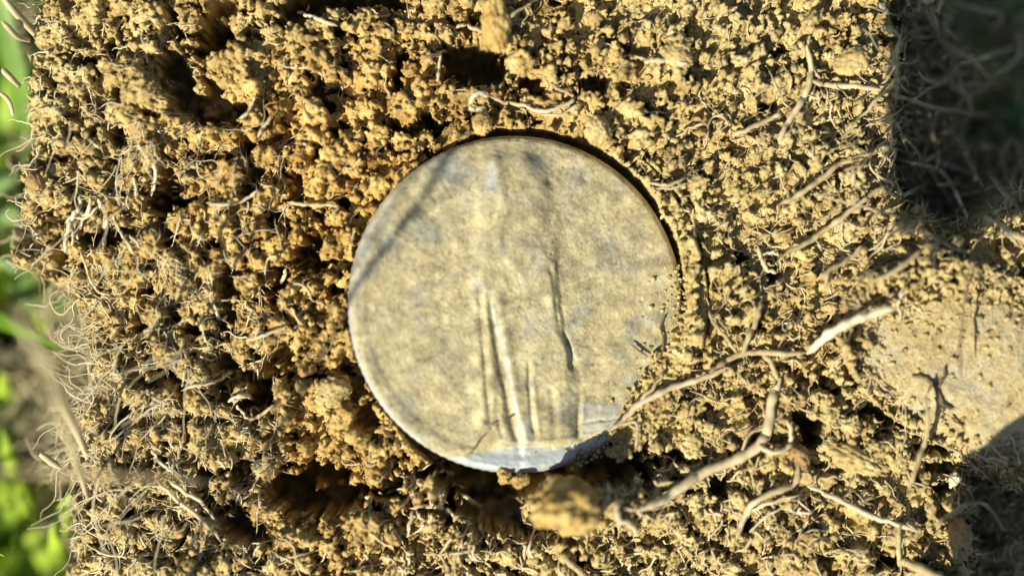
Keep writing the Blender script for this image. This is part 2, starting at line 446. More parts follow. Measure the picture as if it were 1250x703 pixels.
# edges of the clod down to the ground
rim = cliff(dout, 45, 2.6) + cliff(dout - 0.0, 1.0, 0.6)
H = np.maximum(H + np.where(dout < 0, rim + 0.9 * fbm(X, Y, 130, 1.1, 3), 0), GROUND_Z - 0.5)

def soil_z(px, py, r=2):
    """highest soil near a photo pixel, following the line of sight"""
    z = 0.0
    for _ in range(3):
        x, y, _z = pt(px, py, z)
        i, j = gi(x, y)
        i = min(max(i, r), nx - r - 1); j = min(max(j, r), ny - r - 1)
        z = float(H[j - r:j + r + 1, i - r:i + r + 1].max())
        z = max(z, -16)
    return z

idx = np.arange(nx * ny).reshape(ny, nx)
a, b, c, d = idx[:-1, :-1], idx[:-1, 1:], idx[1:, 1:], idx[1:, :-1]
hm = np.maximum(np.maximum(H[:-1, :-1], H[:-1, 1:]), np.maximum(H[1:, 1:], H[1:, :-1]))
keep = (hm > GROUND_Z - 0.4)
F = np.stack([a[keep], b[keep], c[keep], d[keep]], axis=1)
used = np.zeros(nx * ny, bool); used[F.ravel()] = True
remap = np.cumsum(used) - 1
jx = (rng.random((ny, nx)) - 0.5) * 0.03
V = np.stack([(X + jx).ravel(), (Y + jx[::-1]).ravel(), H.ravel()], axis=1)[used]
och = 0.8 * (0.95 * np.exp(-(((PXg - 360) / 250) ** 2 + ((PYg - 330) / 300) ** 2)) + 0.45 * np.exp(-(((PXg - 520) / 200) ** 2 + ((PYg - 120) / 120) ** 2))
       + 0.35 * np.exp(-(((PXg - 430) / 200) ** 2 + ((PYg - 620) / 140) ** 2)) + 0.17)
soil = mesh_np('soil', V, remap[F], M_SOIL, attrs={'ochre': och.ravel()[used]})
tag(soil, 'crumbly ochre clod of soil filling the view around the coin', None, None, 'structure')

gp = mesh_np('ground', [(-30000, -30000, GROUND_Z), (30000, -30000, GROUND_Z), (30000, 30000, GROUND_Z), (-30000, 30000, GROUND_Z)], [(0, 1, 2, 3)], M_GROUND)
tag(gp, 'dark turf ground under the clod and the grass', None, None, 'structure')

# ------------------------------------------------------------------ icosphere lumps
import bmesh
def ico(sub):
    bm = bmesh.new(); bmesh.ops.create_icosphere(bm, subdivisions=sub, radius=1.0)
    v = np.array([p.co[:] for p in bm.verts]); f = np.array([[q.index for q in p.verts] for p in bm.faces]); bm.free()
    return v, f
ICO1, ICO2, ICO5 = ico(1), ico(2), ico(5)

def rot_mats(n, r):
    q = r.normal(size=(n, 4)); q /= np.linalg.norm(q, axis=1)[:, None]
    w, x, y, z = q.T
    return np.stack([np.stack([1 - 2 * (y * y + z * z), 2 * (x * y - z * w), 2 * (x * z + y * w)], -1),
                     np.stack([2 * (x * y + z * w), 1 - 2 * (x * x + z * z), 2 * (y * z - x * w)], -1),
                     np.stack([2 * (x * z - y * w), 2 * (y * z + x * w), 1 - 2 * (x * x + y * y)], -1)], -2)

# loose crumbs: real small lumps sitting proud of the sheet
def crumbs(n, rmin, rmax, pw, base, reject):
    bv, bf = base
    vars_ = []
    for k in range(10):
        vv_ = bv.copy()
        for t in range(len(vv_)):
            p = Vector(vv_[t]); s = 1 + 0.75 * mnoise.noise(p * 1.5 + Vector((k * 9.1, 0, 0))) + 0.5 * mnoise.noise(p * 3.4 + Vector((0, k * 5.3, 0)))
            vv_[t] = vv_[t] * s
        vars_.append(vv_)
    vars_ = np.array(vars_)
    if reject:
        gy_, gx_ = np.gradient(H, G)
        wt = np.clip(np.hypot(gx_, gy_) - 1.6, 0, 8) * (dout > -1.5) * (H > -14); wt = (wt / wt.sum()).ravel()
        sel = rng.choice(wt.size, n, p=wt)
        x = XS[sel % nx]; y = YS[sel // nx]
    else:
        x = rng.uniform(-46, 47, n); y = rng.uniform(-31, 31, n)
    i = ((x - XS[0]) / G).astype(int); j = ((y - YS[0]) / G).astype(int)
    r_ = rmin + (rmax - rmin) * rng.random(n) ** pw
    ok = (dout[j, i] > 0.2) & ~(np.hypot(x - CX, y - CY) < CR + 0.5) & ~(qs[j, i] < 0.8)
    z = H[j, i] + r_ * rng.uniform(-0.1, 0.7, n)
    x, y, z, r_, j, i = x[ok], y[ok], z[ok], r_[ok], j[ok], i[ok]; n = len(x)
    sc_ = np.stack([r_, r_ * rng.uniform(.6, 1, n), r_ * rng.uniform(.6, 1, n)], 1)
    R = rot_mats(n, rng)
    P = vars_[rng.integers(0, 10, n)] * sc_[:, None, :]
    P = np.einsum('nij,nkj->nki', R, P) + np.stack([x, y, z], 1)[:, None, :]
    Fq = bf[None] + (np.arange(n) * len(bv))[:, None, None]
    return P.reshape(-1, 3), Fq.reshape(-1, 3), np.repeat(och[j, i], len(bv))
V1, F1, A1 = crumbs(16000, 0.07, 0.20, 2.0, ICO1, None)
V2, F2, A2 = crumbs(2200, 0.18, 0.42, 2.6, ICO2, None)
V3, F3, A3 = crumbs(8000, 0.08, 0.34, 2.2, ICO1, 1)
cr = mesh_np('soil_crumbs', np.vstack([V1, V2, V3]), np.vstack([F1, F2 + len(V1), F3 + len(V1) + len(V2)]), M_SOIL, attrs={'ochre': np.concatenate([A1, A2, A3])})
tag(cr, 'loose crumbs of dry soil scattered over the clod face', 'soil crumbs', None, 'stuff')

def lump(name, px, py, rx, ry, rz, sink, mat, label, cat, rot=0.0, seed=0, rough=0.28, zabs=None, bits=True):
    z0 = (soil_z(px, py) if zabs is None else zabs)
    zc = z0 + rz * PX * (1 - sink) if zabs is None else zabs
    x, y, _ = pt(px, py, zc)
    v, f = ICO5
    out = np.empty_like(v)
    off = Vector((seed * 7.7, seed * 3.1, 0))
    for t in range(len(v)):
        p = Vector(v[t])
        s = 1 + rough * mnoise.noise(p * 1.3 + off) + rough * 0.55 * mnoise.noise(p * 3.1 + off)
        if bits:
            cd = mnoise.cell_vector  # noqa
            d1 = mnoise.voronoi(p * 3.6 + off)[0][0]
            s += 0.30 * (0.40 - d1) + 0.10 * (0.4 - mnoise.voronoi(p * 9 + off)[0][0])
        out[t] = v[t] * s
    out *= np.array([rx * PX, ry * PX, rz * PX])
    c, s = math.cos(rot), math.sin(rot)
    xx = out[:, 0] * c - out[:, 1] * s; yy = out[:, 0] * s + out[:, 1] * c
    out = np.stack([xx + x, yy + y, out[:, 2] + zc], 1)
    o = mesh_np(name, out, f, mat, loc=(x, y, zc), attrs={'ochre': np.full(len(v), 0.5)})
    return tag(o, label, cat)

# ------------------------------------------------------------------ coin
def coin():
    root = bpy.data.objects.new('coin', None)
    root.empty_display_size = 0.005
    root.location = (CX * MM, CY * MM, CZ * MM)
    COL.objects.link(root)
    tag(root, 'large worn silver coin caked in tan dirt, sunk flat in the middle of the soil', 'coin')
    nr, ns = 230, 560
    rr = CR * np.concatenate([np.linspace(0.004, 0.955, nr - 24), 0.955 + 0.045 * np.sin(np.linspace(0.04, 1, 24) * math.pi / 2)])
    th = np.linspace(0, 2 * math.pi, ns, endpoint=False)
    Rr, Th = np.meshgrid(rr, th, indexing='ij')
    U = Rr * np.cos(Th); Vv = Rr * np.sin(Th)
    qx = 633 + U / PX / 1.0; qy = 371 - Vv / PX           # photo pixels on the face
    Z = np.zeros_like(U)
    clean_lit = np.zeros_like(U)
    def seg(pts):
        """distance (px) to polyline, signed side (+ right), along 0..1"""
        best = np.full(U.shape, 1e9); side = np.zeros_like(U); al = np.zeros_like(U)
        L = [0]
        for a_, b_ in zip(pts[:-1], pts[1:]): L.append(L[-1] + math.dist(a_, b_))
        for k, (a_, b_) in enumerate(zip(pts[:-1], pts[1:])):
            ex, ey = b_[0] - a_[0], b_[1] - a_[1]; l2 = ex * ex + ey * ey
            t = np.clip(((qx - a_[0]) * ex + (qy - a_[1]) * ey) / l2, 0, 1)
            dx = qx - a_[0] - t * ex; dy = qy - a_[1] - t * ey
            dd = np.hypot(dx, dy); m_ = dd < best
            best = np.where(m_, dd, best); side = np.where(m_, np.sign(-(ex * dy - ey * dx)), side)
            al = np.where(m_, (L[k] + t * math.sqrt(l2)) / L[-1], al)
        return best, side, al
    wq = fbm(U, Vv, 200, 0.8, 3)
    def groove(pts, w, dp, asym=0.0):
        nonlocal Z
        d_, s_, al_ = seg(pts)
        d2 = d_ + 1.5 * wq
        prof = np.exp(-(d2 / w) ** 2)
        fade = sstep(0, 0.12, al_) * 1.0
        Z -= dp * prof * fade
        ridge = np.exp(-((d2 - 2.0 * w) / (1.1 * w)) ** 2) * (s_ > 0 if asym >= 0 else s_ < 0)
        Z += abs(asym) * ridge * fade
    # rim: flat raised band, soft step inside it
    rp = Rr / CR
    Z += 0.10 * sstep(0.885, 0.93, rp) * (0.45 + 0.55 * sstep(-0.2, 0.5, -np.cos(Th - math.radians(30))))
    Z += 0.05 * sstep(0.97, 0.985, rp)
    Z -= 0.55 * (np.clip((rp - 0.955) / 0.045, 0, 1)) ** 2.2
    # standing figure: low raised body
    bl, sl_, _ = seg([(600, 190), (592, 260), (584, 340), (580, 440), (590, 545)])
    br_, sr_, _ = seg([(650, 180), (664, 250), (672, 320), (681, 365), (686, 400), (697, 440), (702, 545)])
    body = sstep(566, 589, qx + 4 * wq - np.interp(qy, [180, 260, 340, 440, 545], [14, 8, 2, 0, 6])) * \
        (1 - sstep(-1, 1, (qx + 3 * wq - np.interp(qy, [180, 250, 320, 365, 400, 440, 545], [660, 672, 676, 682, 687, 697, 703])) / np.interp(qy, [180, 300, 330, 430, 450, 545], [22, 18, 4, 4, 12, 12]))) * \
        sstep(175, 200, qy) * (1 - sstep(536, 545, qy))
    Z += 0.45 * body
    Z += 0.32 * np.exp(-((qx - 628) / 60) ** 2 - ((qy - 300) / 90) ** 2)
    groove([(583, 336), (587, 380), (590, 430), (594, 480), (598, 512)], 4.0, 0.20, 0.05)
    groove([(596, 352), (600, 385), (608, 430), (617, 475), (626, 520), (633, 540)], 5.4, 0.30, 0.12)
    groove([(645, 436), (645, 470), (648, 505), (652, 530)], 3.0, 0.16, 0.07)
    groove([(668, 318), (676, 340), (680, 370), (685, 405), (696, 428), (699, 446)], 4.4, 0.24, 0.0)
    groove([(606, 480), (604, 505), (612, 530)], 3.0, 0.14, 0.05)
    groove([(672, 470), (676, 505), (676, 535)], 4.0, 0.10, 0.05)
    groove([(710, 480), (707, 505), (706, 532)], 2.6, 0.10, 0.04)
    # exergue step under the feet, and the pedestal block on the right
    yl = np.interp(qx, [520, 600, 700, 780], [552, 545, 535, 522])
    Z -= 0.13 * sstep(-3, 3, qy - yl) * (qx > 450)
    ylD = np.abs(qy - yl + 1); Z += 0.08 * np.exp(-(ylD / 3) ** 2) * sstep(540, 560, qx) * (1 - sstep(720, 730, qx))
    blk = sstep(706, 713, qx) * (1 - sstep(752, 786, qx)) * sstep(480, 500, qy + 8 * wq) * (1 - sstep(528, 534, qy))
    Z += 0.10 * blk
    Z -= 0.08 * np.exp(-((qy - 512 + 0.12 * (qx - 740)) / 2.0) ** 2) * blk
    # worn head / wreath bumps at the top, a bright left-facing shoulder
    for (bx, by, sx, sy, h_) in [(604, 208, 9, 22, .20), (556, 225, 12, 14, .08), (655, 196, 14, 22, -.10), (672, 222, 5, 5, -.15), (716, 218, 4, 4, -.15),
                                 (700, 195, 16, 7, .07), (745, 240, 12, 9, .08), (640, 205, 8, 20, .07), (590, 262, 10, 22, .08), (780, 282, 12, 8, -.07),
                                 (560, 330, 30, 10, .05), (500, 270, 18, 30, .05), (752, 345, 40, 18, -.05), (610, 238, 6, 12, .10), (540, 205, 8, 14, -.06)]:
        Z += h_ * np.exp(-((qx - bx) / sx) ** 2 - ((qy - by) / sy) ** 2)
    # worn letters round the upper rim, no longer legible: short raised strokes
    for k, aa in enumerate(np.radians([150, 141, 132, 122, 66, 57, 48, 39, 30])):
        lx, ly = 633 + 166 * math.cos(aa), 371 - 166 * math.sin(aa)
        tx, ty = -math.sin(aa), -math.cos(aa); ox, oy = math.cos(aa), -math.sin(aa)
        p_ = (qx - lx) * ox + (qy - ly) * oy; t_ = (qx - lx) * tx + (qy - ly) * ty
        Z += 0.05 * np.exp(-(p_ / 11) ** 4) * np.exp(-((np.abs(t_) - 4) / 2.6) ** 2)
    Z += 0.10 * fbm(U, Vv, 210, 0.45, 3) + 0.075 * fbm(U, Vv, 220, 1.1, 4) + 0.022 * fbm(U, Vv, 230, 6, 3)
    Z -= 0.10 * sstep(0.72, 0.95, fbm(U, Vv, 240, 1.3, 2))
    # where the dirt has come off, plus lit edges painted paler
    clean_lit = np.maximum(clean_lit, sstep(-2, 10, qy - yl + 6 * wq) * 0.98)
    clean_lit = np.maximum(clean_lit, sstep(0.978, 0.992, rp) * (0.3 + 0.6 * np.exp(-((np.degrees(Th) - 205) / 40) ** 2)))  # rim painted paler round its sunlit left side
    clean_lit = np.maximum(clean_lit, blk * (0.5 + 0.35 * wq))
    clean_lit = np.maximum(clean_lit, 0.75 * np.exp(-((qx - 640) / 12) ** 2 - ((qy - 525) / 26) ** 2))
    clean_lit = np.maximum(clean_lit, 0.72 * np.exp(-((qx - 598) / 8) ** 2 - ((qy - 215) / 26) ** 2))  # highlight on the left-facing shoulder put into the colour
    d_, s_, _ = seg([(598, 372), (612, 420), (622, 465), (633, 520)])
    clean_lit = np.maximum(clean_lit, 0.7 * np.exp(-((d_) / 4) ** 2))  # lit wall of the groove painted paler
    upl = sstep(0.86, 0.97, rp) * np.exp(-((np.degrees(Th) - 158) / 26) ** 2)
    clean_lit = np.maximum(clean_lit, 0.62 * upl)
    clean_lit = np.maximum(clean_lit, 0.45 * np.exp(-((qx - 535) / 40) ** 2 - ((qy - 205) / 16) ** 2))
    tar = np.zeros_like(U)
    for (bx, by, sx, sy, a_) in [(556, 215, 30, 16, .9), (600, 232, 12, 10, .8), (655, 198, 16, 20, .8), (752, 322, 40, 10, .6), (520, 285, 30, 14, .5), (700, 225, 26, 14, .4),
                                 (470, 300, 16, 30, .5), (640, 300, 26, 12, .4), (775, 285, 20, 16, .4), (760, 222, 18, 14, .5), (585, 300, 14, 20, .4), (545, 430, 20, 30, .25), (660, 250, 30, 10, .35)]:
        tar = np.maximum(tar, 1.15 * a_ * np.exp(-(((qx + 9 * wq - bx) / sx) ** 2 + ((qy + 9 * wq - by) / sy) ** 2)))
    d_, s_, _ = seg([(450, 420), (462, 470), (492, 515), (530, 545), (560, 556)]); tar = np.maximum(tar, 0.35 * np.exp(-(d_ / 4) ** 2))
    verts = np.stack([U, Vv, Z], -1).reshape(-1, 3)
    at = clean_lit.ravel()
    nF = []
    I = np.arange(nr * ns).reshape(nr, ns)
    a_ = I[:-1]; b_ = I[1:]
    nF = np.stack([a_, b_, np.roll(b_, -1, 1), np.roll(a_, -1, 1)], -1).reshape(-1, 4)
    # close the centre with the first ring as a tiny flat cap of quads
    c_ = I[0]
    cap = np.array([[c_[k], c_[k + 1], c_[ns - 2 - k], c_[ns - 1 - k]] for k in range(ns // 2 - 1)])
    nF = np.vstack([nF, cap[:, ::1]])
    X_ = Vector((1, 0, 0)); zax = cn; xax = (X_ - zax * X_.dot(zax)).normalized(); yax = zax.cross(xax)
    Rm = np.array([[xax.x, yax.x, zax.x], [xax.y, yax.y, zax.y], [xax.z, yax.z, zax.z]])
    c3 = np.array([CX, CY, CZ])
    def place(name, vloc, f, mat, attrs):
        me = mesh_np(name, vloc, f, mat, attrs=attrs)
        me.parent = root
        m4 = Matrix.Identity(4)
        for r_ in range(3):
            for q_ in range(3): m4[r_][q_] = Rm[r_, q_]
        me.matrix_local = m4
        return me
    place('face', verts, nF, M_COIN, {'clean_lit': at, 'tarnish': tar.ravel()})
    # edge band: bevelled, faintly reeded wall, and the back
    prof = [(CR, -0.50), (CR + 0.02, -0.62), (CR + 0.02, -CT + 0.3), (CR - 0.15, -CT + 0.08), (CR - 0.5, -CT), (0.01, -CT)]
    ns2 = 720; th2 = np.linspace(0, 2 * math.pi, ns2, endpoint=False)
    vs = []
    for k, (r_, z_) in enumerate(prof):
        rr_ = r_ + (0.025 * np.cos(th2 * 120) if k in (1, 2) else 0)
        vs.append(np.stack([rr_ * np.cos(th2), rr_ * np.sin(th2), np.full(ns2, z_)], 1))
    vs = np.vstack(vs); I = np.arange(len(prof) * ns2).reshape(len(prof), ns2)
    a_ = I[:-1]; b_ = I[1:]
    f2 = np.stack([a_, b_, np.roll(b_, -1, 1), np.roll(a_, -1, 1)], -1).reshape(-1, 4)
    place('rim_edge', vs, f2, M_COIN, {'clean_lit': np.full(len(vs), 1.0)})
    return root
coin_obj = coin()
def coin_z(px, py):
    x, y, _ = pt(px, py, 0.5)
    return CZ - ((x - CX) * cn.x + (y - CY) * cn.y) / cn.z

# ------------------------------------------------------------------ stone at the lower right
def stone():
    v, f = ico(6) if False else ICO5
    rx, ry, rz = 182 * PX, 112 * PX, 38 * PX
    zc = -1.1
    x, y, _ = pt(SX, SY, zc)
    out = np.empty_like(v)
    for t in range(len(v)):
        p = Vector(v[t])
        # flatten the top: a slab with a rounded edge
        s = 1 + 0.13 * mnoise.noise(p * 1.1 + Vector((3, 1, 0))) + 0.07 * mnoise.noise(p * 3.0) + 0.03 * mnoise.noise(p * 9) + 0.015 * mnoise.noise(p * 24)
        w = Vector((p.x * s, p.y * s, math.copysign(abs(p.z) ** 0.62, p.z) * s))
        w.z += 0.10 * mnoise.noise(p * 3 + Vector((8, 0, 0))) + 0.06 * mnoise.noise(p * 9) + 0.04 * mnoise.noise(p * 22)
        out[t] = w[:]
    out *= np.array([rx, ry, rz])
    rot = math.radians(-24); c, s = math.cos(rot), math.sin(rot)
    xx = out[:, 0] * c - out[:, 1] * s; yy = out[:, 0] * s + out[:, 1] * c
    out = np.stack([xx + x, yy + y, out[:, 2] + zc], 1)
    o = mesh_np('stone', out, f, M_STONE, loc=(x, y, zc))
    tag(o, 'smooth pale flat stone embedded in the soil at the right edge', 'stone')
    return o, out
stone_obj, stone_pts = stone()

# crumbs spilled over the coin's right edge and over the dusty top of the stone
def spill():
    bv, bf = ICO2
    pts_ = []
    for _ in range(420):
        a_ = math.radians(random.uniform(-72, 14)); q = CR + 0.4 - abs(random.gauss(0, 0.9)) * (1.3 if a_ > -0.9 else 0.8)
        x, y = CX + q * math.cos(a_), CY + q * math.sin(a_)
        pts_.append((x, y, CZ - ((x - CX) * cn.x + (y - CY) * cn.y) / cn.z + 0.03, random.uniform(0.05, 0.26) * random.random() ** 0.4))
    for _ in range(70):
        a_ = random.uniform(0, 6.28); q = CR * math.sqrt(random.random()) * 0.98
        x, y = CX + q * math.cos(a_), CY + q * math.sin(a_)
        pts_.append((x, y, CZ - ((x - CX) * cn.x + (y - CY) * cn.y) / cn.z + 0.02, random.uniform(0.03, 0.08)))
    top = stone_pts[stone_pts[:, 2] > 0.2]
    for _ in range(1500):
        p = top[random.randrange(len(top))]
        py = 351.5 - p[1] / PX; px = 625 + p[0] / PX
        if random.random() < 0.86 * float(sstep(345, 440, np.array(py + 0.1 * (px - 1190)))) and px > 1075: continue
        pts_.append((p[0] + random.gauss(0, .15), p[1] + random.gauss(0, .15), p[2], random.uniform(0.05, 0.28)))
    A = np.array(pts_); n_ = len(A)
    nz = np.array([[1 + 0.5 * mnoise.noise(Vector(v) * 1.6 + Vector((k * 5.1, 0, 0))) for v in bv] for k in range(8)])
    P = bv[None] * nz[rng.integers(0, 8, n_)][:, :, None] * (A[:, 3][:, None] * rng.uniform(.6, 1, (n_, 3)))[:, None, :]
    P = np.einsum('nij,nkj->nki', rot_mats(n_, rng), P) + A[:, None, :3]
    Fq = bf[None] + (np.arange(n_) * len(bv))[:, None, None]
    o = mesh_np('soil_crumbs', P.reshape(-1, 3), Fq.reshape(-1, 3), M_SOIL, attrs={'ochre': np.full(n_ * len(bv), 0.25)})
    tag(o, 'soil crumbs spilled over the right edge of the coin and the top of the stone', 'soil crumbs', None, 'stuff')
spill()

# ------------------------------------------------------------------ roots
def catmull(P, seg_n):
    P = [np.array(p, float) for p in P]
    P = [2 * P[0] - P[1]] + P + [2 * P[-1] - P[-2]]
    out = []
    for k in range(1, len(P) - 2):
        for t in np.linspace(0, 1, seg_n, endpoint=False):
            a_, b_, c_, d_ = P[k - 1], P[k], P[k + 1], P[k + 2]
            out.append(0.5 * ((2 * b_) + (-a_ + c_) * t + (2 * a_ - 5 * b_ + 4 * c_ - d_) * t ** 2 + (-a_ + 3 * b_ - 3 * c_ + d_) * t ** 3))
    out.append(P[-2])
    return np.array(out)

def tube_arrays(P, R, sides):
    n_ = len(P)
    T = np.gradient(P, axis=0); T /= np.linalg.norm(T, axis=1)[:, None] + 1e-9
    up = np.array([0.13, 0.21, 1.0]); A = np.cross(T, up); A /= np.linalg.norm(A, axis=1)[:, None] + 1e-9
    Bn = np.cross(T, A)
    th = np.linspace(0, 2 * math.pi, sides, endpoint=False)
    V_ = P[:, None, :] + R[:, None, None] * (np.cos(th)[None, :, None] * A[:, None, :] + np.sin(th)[None, :, None] * Bn[:, None, :])
    I = np.arange(n_ * sides).reshape(n_, sides)
    a_, b_ = I[:-1], I[1:]
    F_ = np.stack([a_, np.roll(a_, -1, 1), np.roll(b_, -1, 1), b_], -1).reshape(-1, 4)
    return V_.reshape(-1, 3), F_

def surf_z(px, py, on):
    if on == 'coin': return coin_z(px, py)
    if on == 'stone':
        x, y, _ = pt(px, py, 1.2)
        d_ = np.hypot(stone_pts[:, 0] - x, stone_pts[:, 1] - y)
        return float(stone_pts[d_ < 0.6, 2].max()) if (d_ < 0.6).any() else 0.5
    return soil_z(px, py)

def root_path(pts, w, lift, on, wobble):
    """pts: (px, py) or (px, py, lift)"""
    P = []
    sc = catmull([(p[0], p[1], (p[2] if len(p) > 2 else lift)) for p in pts], 7)
    raw = [surf_z(a_, b_, on) for a_, b_, _ in sc]
    raw = np.array(raw)
    k = 7
    pad = np.pad(raw, k, mode='edge')
    mx = np.array([pad[i:i + 2 * k + 1].mean() * 0.45 + pad[i + k - 2:i + k + 3].max() * 0.55 for i in range(len(raw))])
    for (a_, b_, l_), z in zip(sc, mx):
        P.append(pt(a_, b_, z + l_))
    P = np.array(P)
    ph = random.random() * 90
    for i in range(len(P)):
        P[i, 0] += wobble * PX * mnoise.noise(Vector((i * 0.35 + ph, 0, 0)))
        P[i, 1] += wobble * PX * mnoise.noise(Vector((i * 0.35 + ph, 7, 0)))
    t = np.linspace(0, 1, len(P))
    bumpy = np.array([1 + 0.45 * mnoise.noise(Vector((i * 0.45 + ph, 3, 0))) for i in range(len(P))])
    R = 0.5 * w * PX * bumpy * (0.5 + 0.5 * np.sin(np.clip(t * 0.9 + 0.1, 0, 1) * math.pi) ** 0.45) * np.minimum(1, 0.25 + 9 * np.minimum(t, 1 - t))
    return P, R

def root(label, pts, w=5, lift=0.15, mat=None, on='soil', branches=(), wobble=2.0, name='root', cat='root', group=None):
    P, R = root_path(pts, w, lift, on, wobble)
    V_, F_ = tube_arrays(P, R, 8)
    o = mesh_np(name, V_, F_, mat or M_ROOT, loc=tuple(P[0]))
    tag(o, label, cat, group)
    for bpts, bw in branches:
        P, R = root_path(bpts, bw, lift, on, wobble)
        V_, F_ = tube_arrays(P, R, 6)
        mesh_np('rootlet', V_, F_, mat or M_ROOT, parent=o, loc=tuple(P[0]))
    return o

